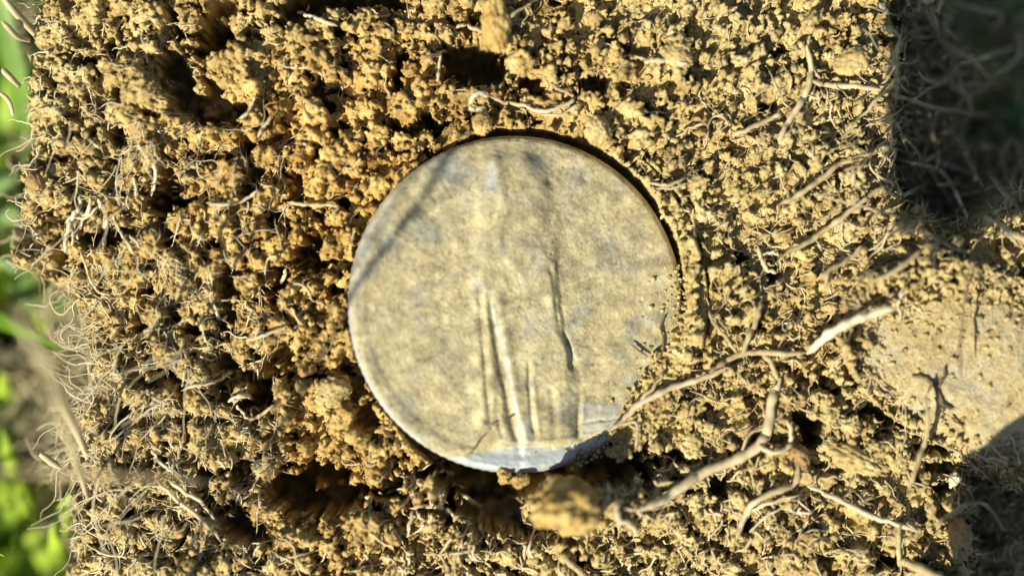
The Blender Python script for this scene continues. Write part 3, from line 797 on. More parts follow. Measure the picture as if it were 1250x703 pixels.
ROOTS = [
 # label, pts, width, lift, mat, on, branches
 ('thick cream root lying free and pointing right beside the pale stone', [(985, 432, 0.5), (1002, 416, 0.6), (1030, 397, 0.7), (1062, 384, 1.0), (1098, 374, 1.3)], 11, 0.5, M_ROOTW, 'soil', []),
 ('long pale root bending down left from the soil right of the coin', [(953, 462), (942, 490), (938, 520), (925, 545), (895, 562), (862, 575), (835, 592), (805, 612), (775, 624)], 13, 0.5, M_ROOT, 'soil', [([(925, 545), (945, 552), (962, 545), (966, 528), (960, 512)], 6), ([(938, 520), (915, 530), (905, 552)], 4)]),
 ('pale root curving out of the dark hollow down to the left of it', [(975, 565), (970, 590), (945, 600), (918, 616), (905, 640), (898, 660)], 8, 0.3, M_ROOT, 'soil', []),
 ('whitish straight root running down right across the lower right soil', [(985, 592), (1010, 603), (1040, 618), (1065, 630), (1090, 638), (1118, 648)], 7, 0.35, M_ROOTW, 'soil', []),
 ('tan root overlapping the lower right rim of the coin', [(745, 525), (762, 512), (775, 497), (800, 482), (830, 470), (862, 460), (890, 448)], 8, 0.35, M_ROOT, 'soil', [([(775, 497), (790, 480), (806, 462), (808, 446)], 5), ([(752, 520), (775, 515), (778, 530), (776, 548)], 4)]),
 ('pale root joining the knot of roots right of the coin', [(862, 460), (880, 445), (905, 432), (935, 430), (965, 432), (985, 430)], 8, 0.35, M_ROOTD, 'soil', [([(905, 432), (915, 410), (925, 385), (930, 365)], 7), ([(930, 430), (942, 445), (950, 465)], 7), ([(900, 432), (885, 410), (872, 395), (865, 378)], 5)]),
 ('slanting straight root in the upper part of the right soil', [(955, 312), (985, 296), (1015, 275), (1045, 252), (1080, 226)], 7, 0.35, M_ROOTD, 'soil', []),
 ('long slanting root above its parallel neighbour, right of the coin', [(950, 250), (972, 240), (1000, 220), (1030, 198), (1075, 185)], 7, 0.3, M_ROOTD, 'soil', []),
 ('short straight root nearest the top right of the coin', [(893, 166), (915, 157), (940, 145), (958, 136)], 6, 0.3, M_ROOT, 'soil', []),
 ('forked pale root hanging from the soil top right of centre', [(985, 55), (990, 85), (985, 110), (975, 130), (960, 152), (950, 178)], 8, 0.3, M_ROOT, 'soil', [([(988, 98), (1010, 104), (1045, 106), (1080, 110)], 7), ([(985, 70), (1000, 95), (1012, 98)], 4)]),
 ('short bright root lying crosswise over the upper soil', [(786, 76), (800, 74), (818, 74), (838, 78)], 6, 0.3, M_ROOTW, 'soil', []),
 ('pale root arched over the small dark hole above the coin', [(574, 127), (578, 118), (588, 114), (597, 119)], 6, 0.4, M_ROOTW, 'soil', []),
 ('hooked pale root just under the arched one above the coin', [(572, 131), (580, 134), (590, 133), (594, 145)], 6, 0.4, M_ROOTW, 'soil', []),
 ('pale root woven along the soil lip above the coin', [(598, 118), (615, 125), (635, 128), (660, 136), (680, 132), (700, 122), (690, 112), (670, 105)], 5, 0.3, M_ROOT, 'soil', [([(660, 140), (685, 140), (705, 128)], 4)]),
 ('curled pale root standing on the topmost soil above the coin', [(555, 35), (568, 30), (580, 36), (600, 38), (620, 22), (645, 6)], 5, 0.5, M_ROOT, 'soil', []),
 ('small whitish root over the deep hole at the top', [(520, 74), (535, 66), (550, 60), (556, 54)], 5, 0.5, M_ROOTW, 'soil', [([(538, 66), (536, 85), (534, 100)], 4)]),
 ('bright short root at the top edge left of centre', [(362, 15), (378, 20), (395, 26), (412, 32)], 5, 0.4, M_ROOTW, 'soil', []),
 ('thin root crossing the upper left soil slantwise', [(315, 168), (322, 155), (332, 142)], 5, 0.3, M_ROOT, 'soil', []),
 ('small bent pale root above the slantwise one at upper left', [(292, 145), (302, 138), (308, 125), (312, 118)], 4, 0.3, M_ROOT, 'soil', []),
 ('long thin root lying level left of the coin top', [(252, 248), (268, 250), (288, 248), (302, 242), (315, 232)], 4.5, 0.3, M_ROOT, 'soil', []),
 ('faint thin root level with the coin rim on the left', [(350, 246), (370, 250), (390, 250), (412, 252), (405, 262)], 5, 0.3, M_ROOT, 'soil', []),
 ('stubby pale root poking from a dark cleft left of the coin', [(342, 347), (347, 338), (349, 328)], 5, 0.3, M_ROOTW, 'soil', []),
 ('white wriggly root hanging across the left holes, longest one', [(188, 198), (190, 212), (188, 228), (184, 240)], 4.5, 0.5, M_ROOTW, 'soil', []),
 ('thin white root dangling over the large left hole', [(162, 215), (166, 228), (165, 240)], 4, 0.5, M_ROOTW, 'soil', []),
 ('white root dangling straight down in the left hollow', [(130, 268), (128, 280), (128, 292), (126, 305)], 5, 0.5, M_ROOTW, 'soil', []),
 ('bushy bundle of white roots hanging in the left hollow', [(97, 238), (98, 252), (90, 262), (84, 278), (80, 295), (80, 308)], 6, 0.6, M_ROOTW, 'soil', [([(110, 238), (110, 250), (105, 262), (92, 268), (86, 285)], 5), ([(96, 262), (90, 280), (88, 300)], 4), ([(120, 243), (124, 254)], 4), ([(110, 258), (100, 272), (94, 290), (106, 294)], 3.5), ([(80, 272), (88, 265), (104, 266), (120, 252)], 3.5)]),
 ('wavy white root right of the left hollow', [(138, 264), (144, 278), (150, 288), (158, 300), (164, 312)], 4, 0.4, M_ROOTW, 'soil', [([(158, 288), (166, 295), (172, 304)], 3)]),
 ('long thin root trailing down from the left hollow', [(97, 305), (104, 322), (110, 340), (120, 356), (135, 360)], 3.5, 0.35, M_ROOT, 'soil', []),
 ('arched white root inside the dark hole left of the coin', [(278, 490), (290, 484), (302, 483), (311, 490)], 5.5, 0.9, M_ROOTW, 'soil', []),
 ('needle like white root in the lower part of the dark hole', [(288, 494), (295, 502), (303, 511)], 3.5, 1.0, M_ROOTW, 'soil', []),
 ('looped pale root beside the dark hole left of the coin', [(303, 512), (316, 508), (327, 500), (335, 494)], 5, 0.5, M_ROOTD, 'soil', [([(308, 508), (306, 500), (312, 497), (316, 503)], 3)]),
 ('long fine root running up right from the left edge to the dark hole', [(222, 476), (240, 470), (262, 466), (280, 456), (296, 453)], 4, 0.3, M_ROOT, 'soil', []),
 ('curly pale root below the long fine one on the left', [(178, 476), (184, 482), (192, 488), (200, 490)], 5, 0.6, M_ROOT, 'soil', []),
 ('pale root wound round the top of the left dark cleft', [(262, 372), (266, 386), (272, 390), (278, 384)], 4, 0.3, M_ROOTW, 'soil', []),
 ('small root branching at the foot of the ochre bank left of the coin', [(300, 416), (314, 412), (326, 408), (346, 400)], 4, 0.4, M_ROOT, 'soil', [([(312, 414), (314, 404), (318, 400)], 3)]),
 ('pale root sweeping over the lower edge of soil below the coin', [(500, 620), (520, 617), (545, 622), (562, 635), (580, 640)], 6, 0.4, M_ROOT, 'soil', [([(505, 622), (500, 640), (498, 655)], 5)]),
 ('knobbly root crossing the dark hollow under the coin', [(562, 602), (576, 612), (588, 622), (584, 635), (588, 648)], 7, 1.6, M_ROOT, 'soil', []),
 ('pale root looping right of the round soil lump', [(760, 610), (752, 620), (756, 634), (770, 640), (778, 652)], 8, 0.5, M_ROOT, 'soil', []),
 ('brown tan root coming out below the round soil lump', [(690, 682), (702, 692), (716, 704), (722, 716)], 9, 0.4, M_ROOTD, 'soil', []),
 ('small white root stub under the bottom rim of the coin', [(666, 577), (673, 582), (684, 582)], 6, 3.2, M_ROOTW, 'soil', []),
 ('dark thin strand standing in for a root shadow bent over the exergue of the coin', [(571, 557), (584, 540), (598, 524), (612, 517), (628, 505), (646, 490)], 2.6, 0.35, M_ROOTB, 'coin', [([(590, 512), (598, 522), (606, 514), (618, 516)], 3)]),  # cast shadow on the coin modelled as a dark strand
 ('fine dark root hairs fallen on the right of the coin face', [(770, 420), (780, 428), (792, 436)], 2.5, 0.25, M_ROOTB, 'coin', [([(812, 385), (806, 400), (810, 415), (806, 440)], 3)]),
 ('tiny pale root standing over the upper right rim of the coin', [(822, 250), (814, 258), (806, 268)], 5, 0.5, M_ROOTW, 'coin', []),
 ('pale fibres spread over the soil by the upper right rim', [(790, 222), (808, 226), (828, 222), (845, 208)], 4, 0.3, M_ROOT, 'soil', [([(800, 230), (820, 230), (840, 224)], 3)]),
 ('wiry root hanging free over the pale stone, its shade painted in dark brown', [(1148, 262), (1178, 268), (1196, 290), (1192, 318), (1180, 352), (1175, 392), (1172, 430), (1174, 470)], 4, 3.0, M_ROOTB, 'soil', []),  # shade on this hanging root is put into its dark colour
 ('pale root hanging out over the shaded hollow at the right', [(1100, 196), (1125, 202), (1148, 210), (1162, 228), (1174, 252), (1182, 272)], 6, 3.0, M_ROOT, 'soil', []),
 ('forked brown strand standing in for a root shadow on the pale stone', [(1113, 458), (1130, 462), (1140, 470), (1146, 482), (1152, 494), (1166, 500)], 6, 0.12, M_ROOTB, 'stone', [([(1144, 474), (1152, 462), (1154, 446)], 4), ([(1137, 468), (1132, 480)], 3), ([(1152, 496), (1150, 505)], 4), ([(1160, 508), (1178, 522)], 3)]),  # shadow lines on the stone modelled as dark strands
 ('dull brown root standing up at the foot of the stone', [(1130, 480), (1132, 510), (1130, 535), (1120, 565), (1108, 600)], 6, 2.2, M_ROOTD, 'soil', []),
 ('long level root over the shaded hollow, top right', [(1080, 112), (1110, 122), (1140, 132), (1180, 138), (1215, 142)], 6, 3.5, M_ROOTD, 'soil', []),
 ('second level root in the shaded hollow, above the long one', [(1170, 78), (1190, 74), (1215, 66), (1240, 58)], 7, 6.0, M_ROOTD, 'soil', []),
 ('curling root silhouetted against green at the top right corner', [(1160, 0), (1180, 8), (1205, 14), (1222, 18), (1218, 30), (1205, 34)], 5, 6.0, M_ROOT, 'soil', [([(1240, 40), (1246, 60), (1236, 78), (1215, 92)], 5)]),
 ('drooping thin root low in the shaded hollow', [(1158, 155), (1170, 178), (1186, 205), (1202, 232)], 4, 3.0, M_ROOTD, 'soil', [([(1170, 108), (1182, 122), (1188, 140)], 5)]),
 ('white leaf like root tip at the very top of the hollow', [(1124, 0), (1134, 2), (1142, -4)], 7, 4.0, M_ROOTW, 'soil', []),
 ('cream root stub on the lit edge of the hollow, top right', [(1070, 4), (1080, 12), (1084, 18)], 7, 0.5, M_ROOTW, 'soil', []),
 ('larger cream root stub below the first on the lit edge', [(1076, 34), (1088, 38), (1100, 48)], 8, 0.5, M_ROOTW, 'soil', []),
 ('long white root sticking out over the grass on the left', [(14, 548), (35, 541), (60, 534), (98, 524)], 4, 1.2, M_ROOTW, 'soil', []),
 ('white crinkled root over the left grass, upper one', [(62, 348), (58, 370), (58, 392), (66, 412), (74, 428)], 5, 1.5, M_ROOTW, 'soil', [([(58, 374), (48, 382), (45, 395)], 4), ([(66, 352), (76, 362), (86, 374)], 4)]),
 ('white crinkled root over the left grass, middle one', [(20, 458), (28, 468), (34, 478), (44, 490), (48, 504), (38, 514)], 5, 2.0, M_ROOTW, 'soil', [([(30, 472), (42, 464), (46, 455)], 4), ([(46, 462), (52, 476), (66, 478)], 4), ([(44, 510), (60, 498), (80, 492)], 4)]),
 ('tangled white root over the left grass, lowest one', [(28, 524), (36, 534), (32, 545), (42, 540), (56, 528), (60, 512)], 5, 1.6, M_ROOTW, 'soil', [([(40, 528), (34, 540), (28, 550)], 4)]),
 ('short white root stub below the tangled one on the left', [(42, 552), (38, 566), (42, 576)], 4.5, 1.5, M_ROOTW, 'soil', []),
 ('tiny white root stub beside a straw piece on the left', [(50, 564), (53, 572), (52, 578)], 4, 1.5, M_ROOTW, 'soil', []),
 ('curled white fibre at the lower left holes', [(186, 550), (192, 560), (200, 568), (212, 576)], 4, 0.5, M_ROOTW, 'soil', [([(192, 560), (186, 572)], 3)]),
 ('rusty curl of root by the lower left holes', [(190, 582), (196, 592), (204, 600)], 5, 0.5, M_ROOTD, 'soil', []),
 ('pale root across the lower left web, upper strand', [(192, 588), (206, 600), (218, 612), (232, 622), (252, 640), (270, 660)], 5, 0.5, M_ROOT, 'soil', []),
 ('pale root across the lower left web, lower strand', [(205, 585), (225, 600), (245, 612), (262, 634)], 5, 0.6, M_ROOTW, 'soil', []),
 ('pale thin root along the bottom of the photo right of centre', [(905, 640), (920, 622), (945, 612), (975, 604)], 4, 0.3, M_ROOTW, 'soil', [([(915, 650), (935, 630), (960, 618)], 3)]),
 ('thin stem of root leaning at the bottom right', [(1098, 640), (1097, 665), (1098, 690), (1098, 715)], 6, 0.5, M_ROOTD, 'soil', []),
 ('thick pale root cut off by the bottom right edge', [(1098, 684), (1120, 692), (1148, 706), (1165, 716)], 12, 0.5, M_ROOTD, 'soil', []),
 ('shaded root crossing the lower right corner', [(1142, 642), (1160, 628), (1180, 616), (1200, 614), (1216, 632), (1228, 650)], 6, 1.6, M_ROOTD, 'soil', []),
 ('pale root strand lying low on the soil right of the coin', [(1008, 350), (1012, 330), (1035, 318), (1052, 300)], 6, 0.35, M_ROOTD, 'soil', []),
 ('thin blurry root near the top of the stone', [(1060, 345), (1085, 335), (1110, 318), (1130, 300)], 6, 0.6, M_ROOTD, 'soil', []),
 ('white root coil near the holes right of the coin', [(925, 300), (930, 318), (938, 330), (950, 332)], 6, 0.35, M_ROOTW, 'soil', [([(930, 312), (940, 308), (950, 312)], 4)]),
]
for (lab, pts_, w_, lf, mt, on, brs) in ROOTS:
    root(lab, pts_, w_, lf, mt, on, brs)

# uncountable fine root hairs, one mass
def hairs(n, box, wmin, wmax, lift, length, mat_list, accept=None, curl=0.5, updir=None):
    out = []
    for _ in range(n):
        px = random.uniform(box[0], box[2]); py = random.uniform(box[1], box[3])
        x, y, _z = pt(px, py, 0)
        if math.hypot(x - CX, y - CY) < CR + 0.6: continue
        if ((px - SX) / 130) ** 2 + ((py - SY) / 78) ** 2 < 0.9: continue
        i, j = gi(x, y)
        if dout[j, i] < 0.1 and not updir: continue
        a_ = random.uniform(0, 6.28)
        if updir is not None: a_ = updir + random.gauss(0, 0.5)
        L = random.uniform(*length); k = 9; st = L / k
        pts_ = []
        z = soil_z(px, py, 1) if updir is None else soil_z(px, py, 1)
        zz = z + random.uniform(*lift) ; dz = random.uniform(-0.25, 0.35) * st * PX
        for q in range(k):
            pts_.append(pt(px, py, zz))
            a_ += random.gauss(0, curl)
            px += math.cos(a_) * st; py += math.sin(a_) * st
            if updir is None: zz = 0.5 * zz + 0.5 * (soil_z(px, py, 1) + lift[0])
            zz += dz
        P = np.array(pts_)
        cx_ = [math.hypot(p[0] - CX, p[1] - CY) < CR + 0.2 for p in P]
        if any(cx_): continue
        w_ = random.uniform(wmin, wmax) * PX * 0.5
        out.append((P, w_ * np.linspace(1, 0.45, k)))
    return out
def hair_obj(lst, mat, label, name='root_hairs'):
    Vs, Fs, o_ = [], [], 0
    for P, R in lst:
        v_, f_ = tube_arrays(catmull(P, 2), np.repeat(R, 2)[:2 * (len(P) - 1) + 1], 4)
        Vs.append(v_); Fs.append(f_ + o_); o_ += len(v_)
    o = mesh_np(name, np.vstack(Vs), np.vstack(Fs), mat)
    return tag(o, label, 'root hairs', None, 'stuff')
hl = hairs(230, (15, 20, 250, 350), 0.8, 2.4, (0.0, 0.5), (18, 55), None, curl=0.45)
hl += hairs(420, (85, 350, 330, 703), 0.8, 2.6, (0.0, 0.6), (20, 70), None, curl=0.4)
hl += hairs(520, (20, 160, 350, 703), 0.7, 1.9, (0.0, 0.8), (25, 80), None, curl=0.3)
hair_obj(hl, M_ROOTW, 'fine pale root hairs matted over the left part of the clod')
hl = hairs(650, (330, -20, 1260, 720), 1.2, 3.6, (-0.05, 0.3), (18, 60), None, curl=0.5)
hl += hairs(260, (440, 560, 1000, 720), 2.0, 5.0, (0.0, 0.4), (20, 60), None, curl=0.5)
hl += hairs(420, (860, 100, 1110, 680), 1.0, 3.2, (0.0, 0.3), (20, 70), None, curl=0.35)
hair_obj(hl, M_ROOT, 'fine tan root hairs threaded through the soil right of and below the coin')
hl = hairs(430, (1090, -10, 1265, 285), 1.4, 4.6, (0.3, 4.5), (30, 90), None, curl=0.35)
hl += hairs(160, (1165, 560, 1260, 710), 1.6, 4.5, (0.2, 2.0), (20, 60), None, curl=0.35)
hl += hairs(90, (1090, -10, 1255, 280), 2.5, 6.0, (2.0, 5.5), (60, 130), None, curl=0.22)
hair_obj(hl, M_ROOT, 'dull root hairs tangled in the shaded hollows of the right side')
hl = hairs(190, (70, 340, 125, 660), 0.9, 2.6, (-1.5, 1.0), (25, 90), None, curl=0.55, updir=math.pi)
hl += hairs(130, (20, 430, 120, 560), 0.8, 2.4, (-3.0, 4.0), (30, 90), None, curl=0.45, updir=math.pi)
hl += hairs(60, (75, 380, 230, 690), 1.0, 2.8, (0.5, 3.0), (40, 120), None, curl=0.22, updir=2.4)
hl += hairs(50, (20, 150, 200, 330), 0.9, 2.4, (0.3, 2.0), (30, 80), None, curl=0.25, updir=1.7)
hl += hairs(60, (15, 0, 50, 330), 1.2, 3.0, (-1.0, 1.5), (15, 45), None, curl=0.5, updir=math.pi)
hair_obj(hl, M_ROOTW, 'frayed white root hairs sticking out of the left edge over the grass')

# ------------------------------------------------------------------ lumps and pebbles
lump('soil_lump', 690, 618, 44, 33, 52, 0, M_LUMP, 'round ochre soil lump the size of a pea, right under the coin', 'soil lump', 0.1, 3, zabs=2.6)
lump('soil_lump', 551, 166, 22, 12, 12, 0.9, M_LUMP, 'pale elongated soil chunk leaning on the upper left rim of the coin', 'soil lump', 0.95, 5, 0.2)
lump('soil_lump', 588, 152, 12, 14, 12, 0.3, M_LUMP, 'small ochre chunk beside the elongated one at the coin top', 'soil lump', 0.2, 6, 0.2)
lump('soil_lump', 730, 160, 16, 20, 13, 0.4, M_LUMPK, 'smooth soil nodule above the upper right rim of the coin', 'soil lump', 0.5, 8, 0.15)
lump('soil_lump', 605, 28, 18, 34, 14, 0.7, M_LUMP, 'upright yellow ochre soil column at the top centre', 'soil lump', 0.1, 10, 0.2)
lump('soil_lump', 825, 68, 22, 13, 11, 0.6, M_LUMPK, 'grey tan angular soil piece behind a crosswise root at the top', 'soil lump', -0.5, 11, 0.15)
lump('soil_lump', 1040, 75, 24, 16, 11, 0.8, M_LUMPK, 'flat pale soil plate near the shaded hollow at top right', 'soil lump', 0.4, 12, 0.15)
lump('soil_lump', 405, 480, 24, 20, 13, 0.75, M_LUMPK, 'broad pale soil lump left of the lower coin rim', 'soil lump', 0.2, 13, 0.18)
lump('soil_lump', 1040, 560, 42, 16, 12, 0.7, M_LUMPK, 'long smooth soil bar between the dark hollow and the lower right roots', 'soil lump', -0.35, 15, 0.15)
lump('pebble', 974, 562, 15, 18, 13, 0.5, M_PEB, 'orange brown pebble at the mouth of the dark hollow', 'pebble', 0.3, 16, 0.3, bits=False)
lump('pebble', 1172, 652, 13, 17, 12, 0.4, M_PEB, 'brownish pebble half in shade at the lower right', 'pebble', 0.3, 17, 0.4, bits=False)
lump('pebble', 43, 222, 11, 13, 10, 0.1, M_PEB, 'reddish pebble at the left edge of the clod', 'pebble', 0.3, 18, 0.15, bits=False)
lump('pebble', 1165, 585, 6, 9, 7, -0.2, M_WHITE, 'tiny pale pointed pebble below the stone', 'pebble', -0.5, 19, 0.45, bits=False)
lump('pebble', 46, 287, 4, 4, 4, -0.2, M_WHITE, 'tiny glinting white grain near the left edge', 'pebble', 0.3, 20, 0.3, bits=False)
lump('pebble', 367, 472, 7, 9, 7, 0.1, M_LUMPK, 'small buff pebble poised beside the dark hole left of the coin', 'pebble', 0.3, 22, 0.2, bits=False)
lump('pebble', 636, 586, 10, 8, 8, 0, M_LUMP, 'small ochre pebble between the coin bottom and the round lump', 'pebble', 0.3, 23, 0.5, zabs=1.1)
lump('pebble', 616, 582, 8, 9, 8, 0, M_LUMP, 'small ochre pebble left of its twin below the coin', 'pebble', 0.3, 24, 0.5, zabs=0.9)

# ------------------------------------------------------------------ grass behind and below
def blade_arrays(base, az, L, w, lean, curl, k=9):
    P = []; p = np.array(base, float); el = math.pi / 2 - lean
    for q in range(k):
        P.append(p.copy())
        d_ = np.array([math.cos(el) * math.cos(az), math.cos(el) * math.sin(az), math.sin(el)])
        p = p + d_ * L / (k - 1); el -= curl / (k - 1)
    P = np.array(P); s = np.array([-math.sin(az), math.cos(az), 0.0])
    t = np.linspace(0, 1, k); ww = w * 0.5 * (1 - t ** 2.2) + 0.03
    fold = np.array([0, 0, 0.22]) * w
    Lf = P + s * ww[:, None] + fold * (1 - t)[:, None]; Rt = P - s * ww[:, None] + fold * (1 - t)[:, None]
    V_ = np.stack([Lf, P, Rt], 1).reshape(-1, 3)
    I = np.arange(k * 3).reshape(k, 3)
    F_ = np.concatenate([np.stack([I[:-1, c_], I[:-1, c_ + 1], I[1:, c_ + 1], I[1:, c_]], -1) for c_ in (0, 1)])
    return V_, F_
def grass_mass(n, mat, label, seed, yl=(25, 60)):
    r_ = random.Random(seed); Vs, Fs, o_ = [], [], 0; c_ = 0
    while c_ < n:
        x = r_.uniform(-130, 130); y = r_.uniform(-110, 110)
        py = 351.5 - y / PX
        inclod = (x > (np.interp(py, edge_y, edge_x) - 625) * PX - 2) and x < 46 and abs(y) < 31
        tr = x > 33.5 and y > 10.5 and x < 48 and y < 33
        if inclod and not tr: continue
        dist = max(abs(x) - 46, abs(y) - 31, 0)
        if dist > 20 and r_.random() < 0.55: continue
        L = r_.uniform(*yl) * (0.7 if tr else 1)
        v_, f_ = blade_arrays((x, y, GROUND_Z), r_.uniform(0, 6.28), L, r_.uniform(1.6, 3.4), r_.uniform(0.05, 0.6), r_.uniform(0.2, 1.6))
        # keep the blades out of the clod
        if not tr:
            pyv = 351.5 - v_[:, 1] / PX
            lim = (np.interp(pyv, edge_y, edge_x) - 625) * PX - 1.2
            if ((v_[:, 0] > lim) & (v_[:, 0] < 46.5) & (np.abs(v_[:, 1]) < 31)).any(): continue
        if v_[:, 2].max() > 8: continue
        Vs.append(v_); Fs.append(f_ + o_); o_ += len(v_); c_ += 1
    o = mesh_np('grass', np.vstack(Vs), np.vstack(Fs), mat)
    return tag(o, label, 'grass', None, 'stuff')
grass_mass(2600, M_GRASS, 'green grass growing round the clod, out of focus at the left', 1)
grass_mass(1600, M_GRASSY, 'sunlit yellow green grass mixed through the turf', 2, (30, 55))
grass_mass(350, M_STRAW, 'dry straw coloured grass mixed through the turf', 3, (20, 50))

def blade(label, pxs, w, mat, name='grass_blade', cat='grass blade', flat=True):
    """pxs: list of (px, py, z)"""
    P = catmull([pt(*p) for p in pxs], 8)
    T = np.gradient(P, axis=0); T /= np.linalg.norm(T, axis=1)[:, None]
    s = np.cross(T, np.array([0.3, 0.1, 1.0])); s /= np.linalg.norm(s, axis=1)[:, None]
    nn = np.cross(s, T)
    t = np.linspace(0, 1, len(P)); ww = 0.5 * w * (0.55 + 0.45 * np.sin(np.clip(t * 1.3 + .1, 0, 1) * math.pi / 2)) * (1 - t ** 5) + 0.04
    th_ = 0.09
    ring = [P + s * ww[:, None] + nn * 0.15 * w, P + nn * th_, P - s * ww[:, None] + nn * 0.15 * w, P - nn * th_]
    V_ = np.stack(ring, 1).reshape(-1, 3); I = np.arange(len(P) * 4).reshape(-1, 4)
    a_, b_ = I[:-1], I[1:]
    F_ = np.stack([a_, np.roll(a_, -1, 1), np.roll(b_, -1, 1), b_], -1).reshape(-1, 4)
    o = mesh_np(name, V_, F_, mat, loc=tuple(P[0]))
    return tag(o, label, cat)
blade('bright yellow green grass blade rising at the bottom left corner', [(95, 760, -40), (70, 700, -22), (45, 650, -18), (22, 590, -14), (2, 520, -10)], 2.3, M_GRASSY)
blade('second bright grass blade crossing behind the first at bottom left', [(60, 780, -40), (48, 690, -22), (30, 640, -20), (-8, 570, -14)], 2.2, M_GRASSY)
blade('green grass blade along the left edge under the dry stem', [(-30, 760, -40), (-8, 690, -26), (14, 640, -20), (36, 600, -18)], 2.4, M_GRASS)
blade('yellowing blade against the lower left side of the clod', [(75, 720, -30), (72, 670, -12), (78, 630, -8), (86, 600, -6)], 1.8, M_GRASSY)
blade('green blade sloping at the upper left corner', [(50, -60, -38), (25, -20, -22), (10, 40, -18), (-8, 110, -16)], 2.4, M_GRASS)
blade('bright green blade at the left edge below the corner', [(-30, 240, -38), (0, 180, -22), (18, 120, -18), (10, 75, -16)], 2.6, M_GRASSY)
blade('pale green blade at the left edge beneath the weed leaves', [(-20, 640, -36), (-4, 560, -22), (8, 500, -16), (2, 450, -12)], 2.6, M_GRASSY)
blade('blurred brown dry stem crossing in front at the lower left', [(-60, 572, 15), (40, 576, 15), (110, 579, 14), (190, 582, 12), (262, 588, 8)], 0.42, M_ROOTD, 'dry_stem', 'dry stem')
blade('short tan straw piece lying level at the left edge', [(50, 554, -1), (58, 560, -0.5), (66, 566, 0), (76, 572, 0)], 0.5, M_STRAW, 'straw', 'straw')
blade('pale dry straw leaning over the left edge, tallest one', [(108, 560, -2), (84, 505, 6), (52, 440, 15), (14, 372, 20)], 0.6, M_STRAW, 'straw', 'straw')
blade('pale dry straw beside the tallest one, more upright', [(108, 610, -2), (92, 560, 7), (74, 500, 14), (52, 430, 19)], 0.45, M_STRAW, 'straw', 'straw')
blade('dry straw standing out of the upper left edge', [(42, 42, -1), (28, 26, 0), (14, 10, 1), (-4, -14, 2)], 0.55, M_STRAW, 'straw', 'straw')
blade('second dry straw just below it at the upper left edge', [(36, 50, -1), (22, 46, 0), (10, 34, 1), (2, 26, 1)], 0.4, M_STRAW, 'straw', 'straw')
blade('straw sliver on the left edge pointing to the weed leaves', [(24, 106, -1), (14, 96, 0), (6, 88, 0), (3, 84, 0)], 0.45, M_STRAW, 'straw', 'straw')
blade('thin straw curving off the left edge below the sliver', [(16, 140, -1), (12, 126, 0), (6, 118, 0), (-6, 110, 0)], 0.3, M_STRAW, 'straw', 'straw')

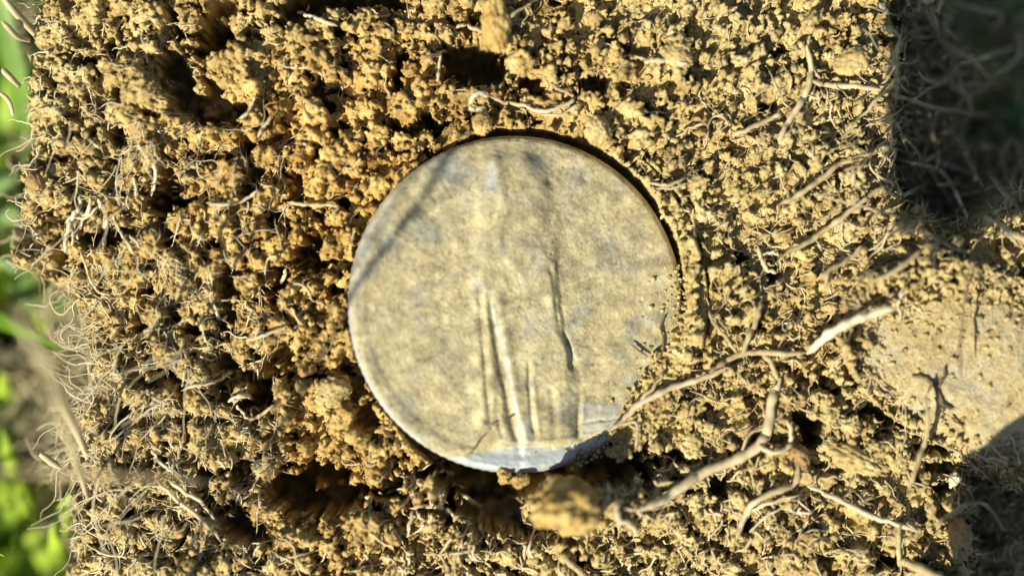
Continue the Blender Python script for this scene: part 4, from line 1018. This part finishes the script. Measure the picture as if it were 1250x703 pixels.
def shade_weed():
    """unseen broad-leaved weed added to shade the right-hand corners and streak the coin"""
    sh = np.array(sun_dir[:2]) / math.tan(SUN_EL) / math.hypot(sun_dir.x, sun_dir.y)
    Vs, Fs, o_ = [], [], 0
    def unshade(S, z): return np.array([S[0] + sh[0] * z, S[1] + sh[1] * z, z])
    def broad(poly, z0, y0, seed):
        nonlocal o_
        pl = catmull([((p[0] - 625) * PX, (351.5 - p[1]) * PX, 0) for p in poly + poly[:1]], 8)[:-1, :2]
        c0 = pl.mean(0); n_ = len(pl); rings = 7
        L = []
        for a_ in range(rings + 1):
            f = a_ / rings
            for k in range(n_):
                q = c0 + (pl[k] - c0) * max(f, 0.01)
                q = q + (0.75 * vnoise(np.array([k * 0.6]), np.array([seed * 3.3]), 400)[0]) * f * np.array([1, 1])
                z = z0 + (q[1] - y0) + 0.8 * math.sin(f * 3 + k * 0.11 + seed)
                L.append(unshade(q, z))
        Vs.append(np.array(L)); I = np.arange((rings + 1) * n_).reshape(rings + 1, n_)
        a_, b_ = I[:-1], I[1:]
        Fs.append(np.stack([a_, np.roll(a_, -1, 1), np.roll(b_, -1, 1), b_], -1).reshape(-1, 4) + o_); o_ += len(L)
    broad([(1082, -160), (1080, 20), (1084, 110), (1080, 190), (1098, 250), (1140, 272), (1180, 292), (1210, 268), (1262, 238), (1340, 150), (1370, -120), (1230, -220)], 57, 13, 1)  # added leaf, outlined as the shade it throws on the top right hollow
    broad([(1168, 600), (1176, 560), (1205, 538), (1250, 497), (1330, 470), (1400, 560), (1390, 740), (1280, 800), (1190, 780), (1164, 690)], 24, -16, 2)  # added leaf, outlined as the shade at the lower right
    for (ox, oy, lx, ly, r0, r1, zt) in ((0, 0, -0.19, 0.07, 0.5, 0.11, 74), (-1.0, 0.6, -0.20, 0.065, 0.4, 0.09, 66), (1.3, -0.4, -0.215, 0.08, 0.35, 0.08, 63)):  # added stalks, placed to streak the coin's upper left with shadow
        k_ = 30; zz = np.linspace(GROUND_Z, zt, k_)
        st = np.stack([-36.4 + ox + lx * zz, -42.8 + oy + ly * zz, zz], 1)
        st[:, 0] += 0.55 * vnoise(zz * 0.12, zz * 0 + ox * 3, 410); st[:, 1] += 0.55 * vnoise(zz * 0.12, zz * 0 + 5 + ox, 411)
        v_, f_ = tube_arrays(st, np.linspace(r0, r1, k_), 6); Vs.append(v_); Fs.append(f_ + o_); o_ += len(v_)
    for z1, dx in ((56, 0.9), (60, -0.9), (54, -0.7)):
        p0 = np.array([-36.4 - 0.19 * z1, -42.8 + 0.07 * z1, z1]); q_ = np.linspace(0, 1, 7)[:, None]
        v_, f_ = tube_arrays(p0 + q_ * np.array([dx, -dx * 0.5, 3.2]), np.linspace(0.16, 0.12, 7), 6)
        Vs.append(v_); Fs.append(f_ + o_); o_ += len(v_)
    st = catmull([(34, -48, GROUND_Z), (27, -41, -10), (21, -35, 20), (13, -32.5, 42), (8, -33, 62), (2, -34, 66)], 8)
    v_, f_ = tube_arrays(st, np.linspace(1.3, 0.6, len(st)), 8); Vs.append(v_); Fs.append(f_ + o_); o_ += len(v_)
    o = mesh_np('shade_weeds', np.vstack(Vs), np.vstack(Fs), M_GRASS)
    sm = o.modifiers.new('thickness', 'SOLIDIFY'); sm.thickness = 0.25 * MM
    tag(o, 'tall broad leaved plants, unseen, added beside the clod to shade its right corners and coin', 'shade_weeds', None, 'stuff')
shade_weed()

def leaf(label, px, py, z, r, rot, seed, lobes=3):
    x, y, _ = pt(px, py, z)
    ns, nr_ = 60, 8
    V_ = [(x, y, z)]; r_ = r * PX
    for a_ in range(1, nr_ + 1):
        f = a_ / nr_
        for k in range(ns):
            th = 2 * math.pi * k / ns
            rad = r_ * f * (1 + 0.16 * math.cos(lobes * (th - rot)) + 0.07 * math.cos(11 * th + seed))
            zz = z + 0.35 * r_ * (f ** 2) * (0.5 * math.sin(th * 2 + seed) - 0.5) + 0.05 * r_ * math.cos(9 * th) * f
            V_.append((x + rad * math.cos(th), y + rad * math.sin(th), zz))
    n1 = len(V_)
    F_ = []
    for k in range(ns):
        k2 = (k + 1) % ns
        for a_ in range(nr_ - 1):
            F_.append((1 + a_ * ns + k, 1 + (a_ + 1) * ns + k, 1 + (a_ + 1) * ns + k2, 1 + a_ * ns + k2))
    for k in range(0, ns, 2):
        F_.append((0, 1 + k, 1 + (k + 1) % ns, 1 + (k + 2) % ns))
    o = mesh_np('weed_leaf', V_, F_, M_LEAF, loc=(x, y, z))
    sm = o.modifiers.new('thickness', 'SOLIDIFY'); sm.thickness = 0.15 * MM
    return tag(o, label, 'leaf')
leaf('rounded green weed leaf at the left edge, uppermost', 0, 222, -13, 26, 0.4, 1)
leaf('rounded green weed leaf under the uppermost at the left edge', 2, 258, -12, 22, 1.6, 2)
leaf('lobed dark green weed leaf in the notch of the left edge', 34, 352, -13, 28, 0.2, 4, 4)
leaf('small green weed leaf above the lobed one on the left', 12, 322, -9, 12, 0.9, 3)
leaf('blurred green weed leaf deep in the left notch', 80, 376, -19, 24, 2.0, 6, 4)
leaf('pale green weed leaf near the frayed roots on the left', 74, 425, -22, 28, 1.0, 7)
leaf('green weed leaf at the right edge behind the tangled roots', 1243, 142, -13, 26, 1.0, 9)
leaf('green weed leaf in the very top right corner', 1232, -2, -14, 24, 2.0, 11)
